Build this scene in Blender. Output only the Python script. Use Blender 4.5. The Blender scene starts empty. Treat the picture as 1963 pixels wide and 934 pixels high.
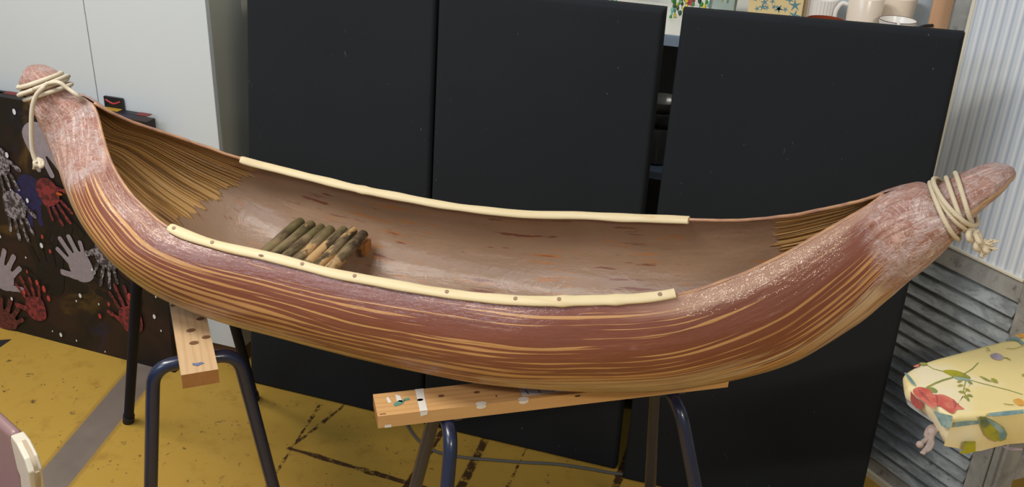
import bpy, bmesh, math, random
from mathutils import Vector, Matrix, noise
random.seed(7)
sc = bpy.context.scene
COL = sc.collection
PI = math.pi
def R(a): return math.radians(a)

# ------------------------------------------------------------------ camera
FPX, CAM_H, PITCH, ROLL, YAW = 1870.0, 1.7, R(25.7), R(2.4), R(17.6)
CX, CY = 981.5, 467.0
cf = Vector((-math.sin(YAW)*math.cos(PITCH), math.cos(YAW)*math.cos(PITCH), -math.sin(PITCH)))
r0 = Vector((math.cos(YAW), math.sin(YAW), 0)); u0 = r0.cross(cf)
cr = r0*math.cos(ROLL) + u0*math.sin(ROLL); cu = u0*math.cos(ROLL) - r0*math.sin(ROLL)
CAM = Vector((0, 0, CAM_H))
cd = bpy.data.cameras.new('camera'); cam = bpy.data.objects.new('camera', cd); COL.objects.link(cam)
cam.matrix_world = Matrix(((cr.x, cu.x, -cf.x, 0), (cr.y, cu.y, -cf.y, 0), (cr.z, cu.z, -cf.z, CAM_H), (0, 0, 0, 1)))
cd.sensor_width = 36; cd.lens = 36*FPX/1963; cd.clip_start = 0.02
sc.camera = cam
def onz(px, py, z):
    d = cf*FPX + cr*(px-CX) - cu*(py-CY); return CAM + d*((z-CAM_H)/d.z)
def onpl(px, py, p, n):
    d = cf*FPX + cr*(px-CX) - cu*(py-CY); return CAM + d*((p-CAM).dot(n)/d.dot(n))

# ------------------------------------------------------------------ light and exposure
sc.view_settings.view_transform = 'Standard'; sc.view_settings.look = 'None'
sc.view_settings.exposure = 0.0; sc.view_settings.gamma = 1.0; sc.view_settings.use_curve_mapping = False
w = bpy.data.worlds.new('room_light'); sc.world = w; w.use_nodes = True
w.node_tree.nodes['Background'].inputs[0].default_value = (0.80, 0.88, 1.0, 1)
w.node_tree.nodes['Background'].inputs[1].default_value = 0.33
def area(name, loc, target, sx, sy, power, col):
    l = bpy.data.lights.new(name, 'AREA'); l.shape = 'RECTANGLE'; l.size = sx; l.size_y = sy; l.energy = power; l.color = col
    o = bpy.data.objects.new(name, l); COL.objects.link(o); o.location = loc
    o.rotation_euler = (Vector(target)-Vector(loc)).to_track_quat('-Z', 'Y').to_euler(); return o
area('window_daylight', (-1.75, -0.9, 2.7), (-0.8, 1.6, 0.7), 1.6, 0.6, 22, (0.70, 0.82, 1.0))
area('ceiling_panel_light', (-1.45, 0.55, 2.75), (-1.45, 0.9, 0.0), 1.2, 0.6, 34, (0.97, 0.96, 0.95))
area('ceiling_tube_light', (1.3, -0.62, 2.7), (0.1, 1.5, 0.9), 0.8, 0.12, 30, (1.0, 0.86, 0.68))
area('ceiling_tube_light', (-2.1, 0.9, 2.8), (-1.7, 1.6, 0.2), 1.3, 0.2, 20, (1.0, 0.88, 0.72))
area('back_window_daylight', (0.5, 4.1, 2.5), (-0.2, 1.6, 0.9), 1.8, 0.9, 14, (0.95, 0.97, 1.0))

# ------------------------------------------------------------------ node helpers
class MT:
    def __init__(s, name, rough=0.6, spec=0.5, metal=0.0, coat=0.0, coat_rough=0.1):
        s.m = bpy.data.materials.new(name); s.m.use_nodes = True; s.t = s.m.node_tree; s.N = s.t.nodes
        s.b = s.N['Principled BSDF']; s.b.inputs['Roughness'].default_value = rough
        s.b.inputs['Specular IOR Level'].default_value = spec; s.b.inputs['Metallic'].default_value = metal
        s.b.inputs['Coat Weight'].default_value = coat; s.b.inputs['Coat Roughness'].default_value = coat_rough
    def set(s, sock, v):
        if hasattr(v, 'is_output'): s.t.links.new(v, sock)
        elif isinstance(v, (tuple, list)): sock.default_value = (*v, 1) if (len(v) == 3 and sock.type == 'RGBA') else v
        else: sock.default_value = v
    def coord(s, which='Object'): return s.N.new('ShaderNodeTexCoord').outputs[which]
    def attr(s, name):
        n = s.N.new('ShaderNodeAttribute'); n.attribute_name = name; return n.outputs['Fac']
    def mapping(s, v, scale=(1, 1, 1), loc=(0, 0, 0), rot=(0, 0, 0)):
        n = s.N.new('ShaderNodeMapping'); s.set(n.inputs[0], v)
        n.inputs['Scale'].default_value = scale; n.inputs['Location'].default_value = loc; n.inputs['Rotation'].default_value = rot
        return n.outputs[0]
    def noise(s, v, scale=5, detail=4, rough=0.55, dist=0.0):
        n = s.N.new('ShaderNodeTexNoise'); s.set(n.inputs['Vector'], v); n.inputs['Scale'].default_value = scale
        n.inputs['Detail'].default_value = detail; n.inputs['Roughness'].default_value = rough; n.inputs['Distortion'].default_value = dist
        return n.outputs['Fac']
    def voro(s, v, scale=5, feature='F1', rnd=1.0):
        n = s.N.new('ShaderNodeTexVoronoi'); n.feature = feature; s.set(n.inputs['Vector'], v); n.inputs['Scale'].default_value = scale
        n.inputs['Randomness'].default_value = rnd; return n.outputs['Distance']
    def wave(s, v, scale=5, dist=0, detail=2, axis='X', prof='SIN'):
        n = s.N.new('ShaderNodeTexWave'); n.bands_direction = axis; n.wave_profile = prof; s.set(n.inputs['Vector'], v)
        n.inputs['Scale'].default_value = scale; n.inputs['Distortion'].default_value = dist; n.inputs['Detail'].default_value = detail
        return n.outputs['Fac']
    def math(s, op, a, b=0.0, c=0.0, clamp=False):
        n = s.N.new('ShaderNodeMath'); n.operation = op; n.use_clamp = clamp
        s.set(n.inputs[0], a); s.set(n.inputs[1], b)
        if op in ('MULTIPLY_ADD', 'SMOOTH_MIN', 'COMPARE'): s.set(n.inputs[2], c)
        return n.outputs[0]
    def ss(s, v, lo, hi, a=0.0, b=1.0):
        n = s.N.new('ShaderNodeMapRange'); n.interpolation_type = 'SMOOTHSTEP'; s.set(n.inputs[0], v)
        n.inputs[1].default_value = lo; n.inputs[2].default_value = hi; n.inputs[3].default_value = a; n.inputs[4].default_value = b
        return n.outputs[0]
    def mix(s, f, a, b):
        n = s.N.new('ShaderNodeMix'); n.data_type = 'RGBA'; s.set(n.inputs[0], f); s.set(n.inputs[6], a); s.set(n.inputs[7], b)
        return n.outputs[2]
    def sep(s, v):
        n = s.N.new('ShaderNodeSeparateXYZ'); s.set(n.inputs[0], v); return n.outputs
    def comb(s, x, y, z=0.0):
        n = s.N.new('ShaderNodeCombineXYZ'); s.set(n.inputs[0], x); s.set(n.inputs[1], y); s.set(n.inputs[2], z); return n.outputs[0]
    def bump(s, h, strength=0.3, dist=0.002, prev=None):
        n = s.N.new('ShaderNodeBump'); s.set(n.inputs['Height'], h); n.inputs['Strength'].default_value = strength
        n.inputs['Distance'].default_value = dist
        if prev is not None: s.t.links.new(prev, n.inputs['Normal'])
        return n.outputs[0]
    def out(s, col=None, normal=None, rough=None):
        if col is not None: s.set(s.b.inputs['Base Color'], col)
        if normal is not None: s.t.links.new(normal, s.b.inputs['Normal'])
        if rough is not None: s.set(s.b.inputs['Roughness'], rough)
        return s.m
def srgb(r, g, b):
    f = lambda c: (c/255/12.92) if c/255 <= 0.04045 else ((c/255+0.055)/1.055)**2.4
    return (f(r), f(g), f(b))

def plain(name, rgb, rough=0.6, var=0.12, scale=20, bump=0.0, metal=0.0, spec=0.5, coat=0.0):
    m = MT(name, rough, spec, metal, coat); c = m.coord()
    n = m.noise(c, scale, 5)
    dark = tuple(x*(1-var) for x in rgb); light = tuple(min(1, x*(1+var)) for x in rgb)
    return m.out(m.mix(n, dark, light), m.bump(n, bump, 0.001) if bump else None)

# ------------------------------------------------------------------ mesh helpers
class MB:
    def __init__(s): s.v = []; s.f = []; s.m = []; s.uv = None; s.attrs = {}
    def add(s, vs, fs, mi=0):
        o = len(s.v); s.v += [tuple(v) for v in vs]; s.f += [tuple(i+o for i in f) for f in fs]; s.m += [mi]*len(fs); return s
    def box(s, c, size, mat=None, mi=0):
        x, y, z = [d/2 for d in size]; vs = [Vector((a, b, d)) for a in (-x, x) for b in (-y, y) for d in (-z, z)]
        M = mat or Matrix.Identity(3); vs = [Vector(c) + M @ v for v in vs]
        return s.add(vs, [(0, 1, 3, 2), (4, 6, 7, 5), (0, 4, 5, 1), (2, 3, 7, 6), (0, 2, 6, 4), (1, 5, 7, 3)], mi)
    def bar(s, a, b, w_, h_, up=(0, 0, 1), mi=0):
        a = Vector(a); b = Vector(b); d = (b-a); L = d.length; d.normalize(); up = Vector(up)
        sx = d.cross(up).normalized(); uz = sx.cross(d).normalized()
        return s.box((a+b)/2, (L, w_, h_), Matrix((d, sx, uz)).transposed(), mi)
    def tube(s, pts, rad, n=12, mi=0, closed=False, cap=True, flat=1.0, up=None):
        pts = [Vector(p) for p in pts]; k = len(pts); rs = rad if isinstance(rad, (list, tuple)) else [rad]*k
        T = []
        for i in range(k):
            a = pts[(i-1) % k] if (closed or i > 0) else pts[i]; b = pts[(i+1) % k] if (closed or i < k-1) else pts[i]
            T.append((b-a).normalized())
        ref = Vector(up) if up else (Vector((0, 0, 1)) if abs(T[0].z) < 0.9 else Vector((1, 0, 0)))
        N_ = (ref - T[0]*ref.dot(T[0])).normalized(); vs = []
        for i in range(k):
            base = Vector(up) if up else N_
            N_ = (base - T[i]*base.dot(T[i])).normalized(); B = T[i].cross(N_)
            for j in range(n):
                a = 2*PI*j/n; vs.append(pts[i] + N_*math.cos(a)*rs[i]*flat + B*math.sin(a)*rs[i])
        fs = []
        for i in range(k if closed else k-1):
            for j in range(n):
                a = i*n+j; b = i*n+(j+1) % n; c = ((i+1) % k)*n+(j+1) % n; d = ((i+1) % k)*n+j; fs.append((a, b, c, d))
        if cap and not closed:
            fs.append(tuple(range(n-1, -1, -1))); fs.append(tuple((k-1)*n+j for j in range(n)))
        return s.add(vs, fs, mi)
    def lathe(s, prof, c=(0, 0, 0), n=32, mi=0, rib=None, sq=None):
        c = Vector(c); vs = []; k = len(prof)
        for (r, z) in prof:
            for j in range(n):
                a = 2*PI*j/n; rr = r*(1+(rib[1]*math.cos(rib[0]*a) if rib else 0))
                x, y = math.cos(a), math.sin(a)
                if sq:
                    q = (abs(x)**sq+abs(y)**sq)**(-1/sq); x *= q; y *= q
                vs.append(c+Vector((x*rr, y*rr, z)))
        fs = [(i*n+j, i*n+(j+1) % n, (i+1)*n+(j+1) % n, (i+1)*n+j) for i in range(k-1) for j in range(n)]
        if prof[0][0] > 1e-5: fs.append(tuple(range(n-1, -1, -1)))
        if prof[-1][0] > 1e-5: fs.append(tuple((k-1)*n+j for j in range(n)))
        return s.add(vs, fs, mi)
    def sphere(s, c, r, mi=0, n=12, k=8, sc_=(1, 1, 1)):
        vs = []; c = Vector(c)
        for i in range(k+1):
            t = PI*i/k
            for j in range(n):
                a = 2*PI*j/n; vs.append(c+Vector((r*sc_[0]*math.sin(t)*math.cos(a), r*sc_[1]*math.sin(t)*math.sin(a), r*sc_[2]*math.cos(t))))
        return s.add(vs, [(i*n+j, (i+1)*n+j, (i+1)*n+(j+1) % n, i*n+(j+1) % n) for i in range(k) for j in range(n)], mi)
    def poly(s, pts, mi=0):
        return s.add(pts, [tuple(range(len(pts)))], mi)
    def build(s, name, mats, parent=None, smooth=True, bevel=0.0, seg=2, angle=40, sharp=True):
        me = bpy.data.meshes.new(name); me.from_pydata([tuple(v) for v in s.v], [], s.f)
        mats = mats if isinstance(mats, (list, tuple)) else [mats]
        for m in mats: me.materials.append(m)
        me.polygons.foreach_set('material_index', s.m)
        if s.uv:
            l = me.uv_layers.new(name='UVMap')
            for lp in me.loops: l.data[lp.index].uv = s.uv[lp.vertex_index]
        for an, vals in s.attrs.items():
            a = me.attributes.new(an, 'FLOAT', 'POINT'); a.data.foreach_set('value', vals)
        me.validate(); me.update()
        if smooth:
            me.polygons.foreach_set('use_smooth', [True]*len(me.polygons))
            if sharp: me.set_sharp_from_angle(angle=R(angle))
        o = bpy.data.objects.new(name, me); COL.objects.link(o)
        if parent: o.parent = parent
        if bevel:
            b = o.modifiers.new('bevel', 'BEVEL'); b.width = bevel; b.segments = seg; b.limit_method = 'ANGLE'; b.angle_limit = R(30)
            if smooth: b.harden_normals = False
        return o
def tag(o, label=None, cat=None, group=None, kind=None):
    if label: o['label'] = label
    if cat: o['category'] = cat
    if group: o['group'] = group
    if kind: o['kind'] = kind
    return o
def empty(name, loc, label, cat, group=None):
    o = bpy.data.objects.new(name, None); COL.objects.link(o); o.location = loc; o.empty_display_size = 0.05
    return tag(o, label, cat, group)
def attach(parent, o):                     # keep world coordinates of a part while parenting it to an Empty
    o.parent = parent; o.location = -Vector(parent.location) if parent.type == 'EMPTY' else (0, 0, 0); return o
def catmull(xs, ts, t):
    n = len(ts)
    for i in range(n-1):
        if t <= ts[i+1] or i == n-2: break
    f = (t-ts[i])/(ts[i+1]-ts[i]); g = lambda k: xs[max(0, min(n-1, k))]
    a, b, c, d = g(i-1), g(i), g(i+1), g(i+2)
    return 0.5*((2*b)+(c-a)*f+(2*a-5*b+4*c-d)*f*f+(3*b-a-3*c+d)*f**3)
def spline(pts, per=8):
    pts = [Vector(p) for p in pts]; n = len(pts); out = []
    for i in range(n-1):
        for k in range(per):
            t = i+k/per; out.append(Vector([catmull([p[j] for p in pts], list(range(n)), t) for j in range(3)]))
    out.append(pts[-1]); return out
def sstep(x, a, b):
    t = max(0, min(1, (x-a)/(b-a))); return t*t*(3-2*t)

# ------------------------------------------------------------------ materials of the room
def seg_dist(m, co, a, b):
    """distance in the xy plane from co to the segment a-b, as nodes"""
    x, y = co[0], co[1]; d = (b[0]-a[0], b[1]-a[1]); L = math.hypot(*d); d = (d[0]/L, d[1]/L)
    dx = m.math('SUBTRACT', x, a[0]); dy = m.math('SUBTRACT', y, a[1])
    t = m.math('ADD', m.math('MULTIPLY', dx, d[0]), m.math('MULTIPLY', dy, d[1]))
    q = m.math('ABSOLUTE', m.math('SUBTRACT', m.math('MULTIPLY', dx, d[1]), m.math('MULTIPLY', dy, d[0])))
    over = m.math('MAXIMUM', m.math('MULTIPLY', t, -1.0), m.math('SUBTRACT', t, L))
    return m.math('MAXIMUM', q, over)
def floor_mat():
    m = MT('painted_concrete', 0.55, 0.35); c = m.coord(); co = m.sep(c)
    big = m.noise(c, 2.3, 4); mid = m.noise(c, 14, 5, 0.6); fine = m.noise(c, 90, 3)
    base = m.mix(big, srgb(180, 144, 60), srgb(196, 158, 70))
    base = m.mix(m.ss(mid, 0.5, 0.8), base, srgb(166, 128, 52))
    # worn patches down to dark concrete
    wear = m.ss(m.noise(c, 34, 6, 0.66, 0.5), 0.62, 0.66)
    zone = m.ss(m.noise(m.mapping(c, loc=(3.3, 1.7, 0)), 3.1, 2), 0.44, 0.58)
    base = m.mix(m.math('MULTIPLY', wear, m.math('MULTIPLY', zone, 0.85)), base, srgb(82, 66, 48))
    spk = m.math('MULTIPLY', m.ss(m.voro(c, 42), 0.15, 0.09), m.ss(m.noise(c, 7, 2), 0.46, 0.56))
    base = m.mix(m.math('MULTIPLY', spk, 0.7), base, srgb(92, 72, 44))
    # cracks and the dark joints in the paint
    def joint(a, b, w_, amt, col, hi=0.5):
        nonlocal base
        d = m.math('ADD', seg_dist(m, co, a, b), m.math('MULTIPLY', m.math('SUBTRACT', mid, 0.5), 0.02))
        k = m.math('MULTIPLY', m.ss(d, w_*1.2, w_*0.7), m.ss(m.noise(c, 38, 5, 0.7), hi-0.12, hi+0.02))
        base = m.mix(m.math('MULTIPLY', k, amt), base, col)
    for (a, b, w_, hi) in [((-1.218, 1.89), (-0.775, 1.87), .008, .46), ((-1.218, 1.89), (-1.15, 2.25), .005, .5), ((-0.717, 1.88), (-0.738, 2.3), .013, .48),
                       ((-0.851, 1.70), (-0.86, 2.3), .010, .46), ((-0.336, 1.80), (-0.335, 2.4), .011, .46), ((-1.16, 1.5), (-1.24, 2.1), .004, .56), ((-0.60, 1.75), (-0.61, 2.2), .004, .55)]:
        joint(a, b, w_, 0.95, srgb(62, 40, 26), hi)
    # grey line painted over the yellow
    d = m.math('ADD', seg_dist(m, co, (-1.93, 2.55), (-1.64, 1.2)), m.math('MULTIPLY', m.math('SUBTRACT', fine, 0.5), 0.004))
    k = m.ss(d, 0.051, 0.047)
    base = m.mix(m.math('MULTIPLY', m.ss(d, 0.064, 0.055), 0.35), base, srgb(120, 92, 50))
    base = m.mix(k, base, m.mix(mid, srgb(112, 100, 90), srgb(134, 121, 110)))
    return m.out(base, m.bump(m.math('ADD', mid, m.math('MULTIPLY', wear, -1.5)), 0.25, 0.002), m.ss(mid, 0.2, 0.8, 0.42, 0.62))
def fabric_mat():
    m = MT('black_fabric', 0.85, 0.25); c = m.coord()
    big = m.noise(c, 3, 3); lint = m.ss(m.noise(m.mapping(c, scale=(1, 1, 0.25), rot=(0, 0.6, 0)), 60, 3, 0.6, 1.5), 0.74, 0.78)
    lint2 = m.ss(m.noise(m.mapping(c, scale=(1, 1, 0.3), rot=(0, -0.9, 0), loc=(4, 1, 2)), 70, 2, 0.6, 2.0), 0.745, 0.77)
    weave = m.math('ADD', m.wave(c, 420, 0, 0, 'X'), m.wave(c, 420, 0, 0, 'Z'))
    col = m.mix(big, srgb(25, 29, 33), srgb(32, 36, 41))
    col = m.mix(m.math('MULTIPLY', m.math('MAXIMUM', lint, lint2), 0.4), col, srgb(120, 120, 116))
    return m.out(col, m.bump(weave, 0.08, 0.0005, m.bump(big, 0.3, 0.01)))
def weathered(name, a, b, dark, axis=(1, 1, 1)):
    m = MT(name, 0.75, 0.3); c = m.coord(); g = m.mapping(c, scale=axis)
    n = m.noise(g, 9, 6, 0.65, 0.6); f = m.noise(g, 34, 5, 0.7)
    col = m.mix(m.ss(n, 0.35, 0.65), a, b); col = m.mix(m.math('MULTIPLY', m.ss(f, 0.56, 0.7), 0.75), col, dark)
    return m.out(col, m.bump(f, 0.3, 0.001))
def ribs_mat():
    m = MT('pinstriped_panel', 0.5, 0.4); c = m.coord('UV'); s = m.sep(c)
    wv = m.math('SINE', m.math('MULTIPLY', s[0], 2*PI*45)); w2 = m.math('SINE', m.math('ADD', m.math('MULTIPLY', s[0], 2*PI*45), 2.2))
    n = m.noise(c, 6, 3)
    col = m.mix(n, srgb(208, 217, 226), srgb(218, 225, 231))
    col = m.mix(m.ss(wv, 0.55, 1.0, 0, 0.75), col, srgb(176, 188, 202)); col = m.mix(m.ss(w2, 0.5, 1.0, 0, 0.9), col, srgb(238, 241, 243))
    return m.out(col, m.bump(wv, 0.12, 0.0015))
M_floor = floor_mat(); M_fab = fabric_mat()
M_cab = plain('white_melamine', srgb(200, 207, 210), 0.35, 0.02, 3)
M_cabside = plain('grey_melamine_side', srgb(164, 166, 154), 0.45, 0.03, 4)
M_seam = plain('dark_seam', srgb(40, 40, 40), 0.8, 0.05)
M_wall = plain('white_wall_paint', srgb(226, 226, 220), 0.8, 0.02, 6, 0.05)
M_bluewall = plain('blue_white_wall', srgb(205, 216, 224), 0.7, 0.03, 5)
M_counter = plain('white_counter', srgb(232, 230, 222), 0.4, 0.02, 8)
M_counteredge = plain('blue_grey_edge', srgb(140, 156, 174), 0.5, 0.04, 8)
M_darkwood = plain('dark_cupboard', srgb(44, 42, 40), 0.6, 0.15, 12)
M_shelfback = plain('grey_brown_shelf', srgb(140, 134, 124), 0.6, 0.1, 12)
M_brownbase = plain('brown_plinth', srgb(92, 66, 48), 0.6, 0.15, 12)
M_black = plain('black_plastic', srgb(24, 24, 26), 0.45, 0.1)
M_blue = plain('blue_steel_paint', srgb(26, 36, 62), 0.3, 0.16, 40, 0.05, 0.0, 0.5, 0.4)
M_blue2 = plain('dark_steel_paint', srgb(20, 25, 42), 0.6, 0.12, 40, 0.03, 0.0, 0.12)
M_rubber = plain('black_rubber', srgb(22, 22, 22), 0.8, 0.1)

# ------------------------------------------------------------------ room shell
def struct(name, mb, mat, **k):
    o = mb.build(name, mat, **k); o['kind'] = 'structure'; return o
b = MB(); b.box((-0.3, 1.4, -0.05), (9, 8.4, 0.1)); struct('floor', b, M_floor, smooth=False)
YW = 2.78
b = MB(); b.box((-0.3, YW+0.06, 1.35), (9, 0.12, 2.9)); struct('wall_back', b, M_wall, smooth=False)
b = MB(); b.box((4.2, 1.2, 1.35), (0.12, 8, 2.9)); struct('wall_right', b, M_wall, smooth=False)
b = MB(); b.box((-4.8, 1.2, 1.35), (0.12, 8, 2.9)); struct('wall_left', b, M_wall, smooth=False)

# ------------------------------------------------------------------ white cupboard on the left
CXR, CYF = -1.562, 2.186
cb = empty('cupboard', (-2.2, 2.27, 0), 'tall white two-tone cupboard with flat doors behind the hand-printed canvas', 'cupboard')
def part(mb, name, mat, root, **k): return attach(root, mb.build(name, mat, **k))
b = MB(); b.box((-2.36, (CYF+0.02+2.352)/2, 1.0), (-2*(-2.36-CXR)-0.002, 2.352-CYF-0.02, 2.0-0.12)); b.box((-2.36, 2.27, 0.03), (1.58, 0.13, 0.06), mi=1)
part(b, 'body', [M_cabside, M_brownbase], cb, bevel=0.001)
for x0, x1 in ((-1.953, CXR-0.0), (-2.36, -1.956), (-2.765, -2.363), (-3.155, -2.768)):
    b = MB(); b.box(((x0+x1)/2, CYF+0.009, 1.03), (x1-x0, 0.018, 1.92)); part(b, 'door', M_cab, cb, bevel=0.0015)

# ------------------------------------------------------------------ counter with open shelves behind the boards
ct = empty('shelf_unit', (-0.5, 2.55, 0), 'dark open shelf unit behind the black boards carrying the white shelf top', 'shelf')
b = MB(); b.box((-0.66, 2.76, 0.55), (1.75, 0.02, 1.1)); part(b, 'back_panel', M_shelfback, ct)
for x in (-1.52, -0.66, 0.2):
    b = MB(); b.box((x, 2.59, 0.55), (0.02, 0.32, 1.1)); part(b, 'side_panel', M_darkwood, ct, bevel=0.001)
for z in (0.05, 0.40, 0.755):
    b = MB(); b.box((-0.66, 2.58, z), (1.72, 0.33, 0.022)); part(b, 'shelf', M_counteredge, ct, bevel=0.001)
b = MB(); b.box((-0.62, 2.585, 1.123), (1.83, 0.37, 0.022)); b.box((-0.62, 2.398, 1.121), (1.83, 0.006, 0.028), mi=1)
tag(b.build('window_board', [M_counter, M_counteredge], bevel=0.001), 'white worktop with blue-grey front edge, seen between the black boards', 'worktop')
TOPZ = 1.1345
M_glass = MT('clear_glass', 0.03); M_glass.b.inputs['Transmission Weight'].default_value = 0.9; M_glass.b.inputs['IOR'].default_value = 1.3
M_glass = M_glass.out(srgb(228, 238, 236))
M_smoke = plain('grey_glass', srgb(92, 92, 88), 0.2, 0.1)
# things on the lower shelf, between two boards
b = MB(); b.lathe([(0.040, 0), (0.048, 0.006), (0.05, 0.09), (0.047, 0.1), (0.042, 0.1), (0.045, 0.09), (0.043, 0.01), (0, 0.01)], (-0.392, 2.50, 0.767))
tag(b.build('jar', M_smoke), 'grey round jar on the lower shelf seen in the gap between boards', 'jar')
b = MB(); b.lathe([(0.03, 0), (0.035, 0.004), (0.058, 0.03), (0.061, 0.045), (0.057, 0.045), (0.052, 0.028), (0.03, 0.008), (0, 0.008)], (-0.39, 2.50, 0.869))
tag(b.build('glass_bowl', M_smoke), 'smoky bowl resting on the grey jar, lower of two', 'bowl')
b = MB(); b.lathe([(0.026, 0), (0.03, 0.003), (0.05, 0.026), (0.054, 0.042), (0.05, 0.042), (0.045, 0.026), (0.026, 0.007), (0, 0.007)], (-0.388, 2.50, 0.8985))
tag(b.build('glass_bowl', M_smoke), 'smaller smoky bowl nested on top of the other bowl', 'bowl')
b = MB(); b.lathe([(0.03, 0), (0.042, 0.01), (0.045, 0.12), (0.03, 0.15), (0.03, 0.165), (0, 0.165)], (-0.375, 2.52, 0.412))
tag(b.build('jar', M_smoke), 'dark lidded jar low in the gap between boards', 'jar')

# ------------------------------------------------------------------ crockery on the shelf top
YN = Vector((0, 1, 0))
def px2(px, py, y): return onpl(px, py, Vector((0, y, 0)), YN)
M_cream = plain('cream_glaze', srgb(238, 224, 206), 0.25, 0.03, 8)
M_white = plain('white_glaze', srgb(236, 234, 228), 0.25, 0.03, 8)
M_brown = plain('brown_glaze', srgb(140, 62, 36), 0.25, 0.12, 16)
def cup_prof(r0_, r1_, h, t=0.003): return [(r0_*0.85, 0), (r0_, 0.004), (r1_, h-0.002), (r1_-t*0.5, h), (r1_-t, h-0.002), (r0_-t, 0.008), (0, 0.008)]
# beige mug
c = px2(1660, 8, 2.505); c.z = TOPZ
mug = empty('mug', c, 'large plain beige mug standing on the shelf top', 'mug')
b = MB(); b.lathe(cup_prof(0.038, 0.041, 0.118)); b.build('body', M_cream, mug)
b = MB(); b.tube(spline([(-0.038, 0, 0.095), (-0.055, -0.004, 0.098), (-0.066, -0.006, 0.075), (-0.06, -0.004, 0.045), (-0.037, 0, 0.03)], 6), 0.005, 8); b.build('handle', M_white, mug)
# ribbed white cup behind the brown bowl
c = px2(1573, 10, 2.53); c.z = TOPZ
b = MB(); b.lathe([(0.028, 0), (0.036, 0.006), (0.041, 0.05), (0.041, 0.10), (0.039, 0.1), (0.038, 0.05), (0, 0.01)], c, 96, rib=(32, 0.02))
tag(b.build('ribbed_cup', M_white), 'ribbed white cup behind the brown bowl on the shelf top', 'cup')
c = px2(1583, 37, 2.425)
h = c.z-TOPZ
b = MB(); b.lathe([(0.028, 0), (0.034, 0.004), (0.046, h*0.6), (0.045, h), (0.0425, h), (0.042, h*0.6), (0.03, 0.008), (0, 0.008)], (c.x, c.y, TOPZ), mi=0)
tag(b.build('bowl', M_brown), 'reddish-brown glazed bowl just showing above the right black board', 'bowl')
# tea cup
c = px2(1724, 26, 2.45); h = 0.065; c.z = TOPZ+0.02
M_tc = MT('floral_porcelain', 0.2); cc = M_tc.coord(); z = M_tc.sep(cc)[2]
vv = M_tc.voro(cc, 52); leaf = M_tc.math('MULTIPLY', M_tc.ss(vv, 0.42, 0.3), M_tc.ss(M_tc.noise(cc, 22, 2), 0.5, 0.58))
M_tc = M_tc.out(M_tc.mix(M_tc.math('MULTIPLY', leaf, M_tc.ss(z, 0.052, 0.045)), srgb(236, 234, 228), srgb(120, 122, 52)))
M_rim = plain('dark_gilt', srgb(98, 70, 60), 0.3)
tc = empty('teacup', (c.x, c.y, TOPZ), 'white flared teacup with green floral sprigs beside the beige mug', 'teacup')
b = MB(); b.lathe([(0.022, 0), (0.024, 0.01), (0.020, 0.016), (0.030, 0.03), (0.041, 0.075), (0.043, 0.082), (0.041, 0.083), (0.039, 0.076), (0.028, 0.034), (0, 0.02)]); b.build('bowl', M_tc, tc)
b = MB(); b.tube([(0.0425*math.cos(a), 0.0425*math.sin(a), 0.083) for a in [2*PI*i/40 for i in range(40)]], 0.0009, 6, closed=True); b.build('rim_line', M_rim, tc)
b = MB(); b.tube(spline([(0.0, -0.041, 0.08), (0.0, -0.056, 0.084), (0.0, -0.06, 0.066), (0.0, -0.05, 0.046), (0.0, -0.036, 0.042)], 6), 0.004, 8); b.build('handle', M_white, tc)
c = px2(1722, 5, 2.60)
b = MB(); b.lathe(cup_prof(0.036, 0.044, 0.11), (c.x, c.y, TOPZ)); tag(b.build('tall_cup', M_cream), 'tall cream beaker standing behind the floral teacup', 'beaker')
c = px2(1620, 20, 2.61)
b = MB(); b.lathe(cup_prof(0.028, 0.034, 0.10), (c.x, c.y, TOPZ)); tag(b.build('cup', M_bluewall), 'pale blue-grey cup wedged between ribbed cup and beige mug', 'cup')
# glass tumblers left and right of the starfish tin
for (px, lb) in ((1385, 'clear glass tumbler left of the starfish-patterned tin'), (1546, 'clear glass tumbler between the starfish-patterned tin and the ribbed cup')):
    c = px2(px, 20, 2.5 if px < 1500 else 2.62)
    b = MB(); b.lathe(cup_prof(0.03, 0.035, 0.10, 0.002), (c.x, c.y, TOPZ)); tag(b.build('glass_tumbler', M_glass), lb, 'glass', 'clear tumblers on the shelf top')
# starfish tin
c0 = px2(1432, 30, 2.47); c1 = px2(1536, 30, 2.47)
M_yel = plain('straw_yellow_card', srgb(226, 203, 148), 0.5, 0.06, 14); M_star = plain('blue_starfish_ink', srgb(92, 138, 150), 0.5, 0.15, 60)
b = MB(); xm = (c0.x+c1.x)/2; wx = c1.x-c0.x
b.box((xm, 2.47+0.03, TOPZ+0.06), (wx, 0.06, 0.12))
rs = random.Random(3)
for i in range(26):
    x = xm+wx*(rs.random()-0.5)*0.88; z = TOPZ+0.03+0.085*rs.random(); r = rs.choice((0.016, 0.011, 0.008)); a0 = rs.random()*2
    pts = []
    for k in range(10):
        a = a0+k*PI/5; rr = r if k % 2 == 0 else r*0.28; pts.append((x+rr*math.cos(a), 2.4696, z+rr*math.sin(a)))
    if all(abs(p[0]-xm) < wx/2 for p in pts): b.poly(pts[::-1], 1)
tag(b.build('patterned_tin', [M_yel, M_star], smooth=False), 'yellow box printed with blue starfish on the shelf top', 'box')
# cable
b = MB(); q = [px2(1750, 57, 2.42), px2(1760, 54, 2.44), px2(1773, 50, 2.46), px2(1788, 49, 2.47)]
b.tube(spline(q, 6), 0.004, 8); tag(b.build('cable', M_black), 'short black cable beside the wooden post on the shelf', 'cable')
# white roll beside the post
c = px2(1766, 20, 2.70); b = MB(); b.lathe([(0.036, 0), (0.038, 0.003), (0.038, 0.2), (0.034, 0.2), (0, 0.19)], (c.x, c.y, TOPZ))
tag(b.build('canister', M_bluewall), 'tall bluish-white canister next to the wooden post', 'canister')
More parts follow.
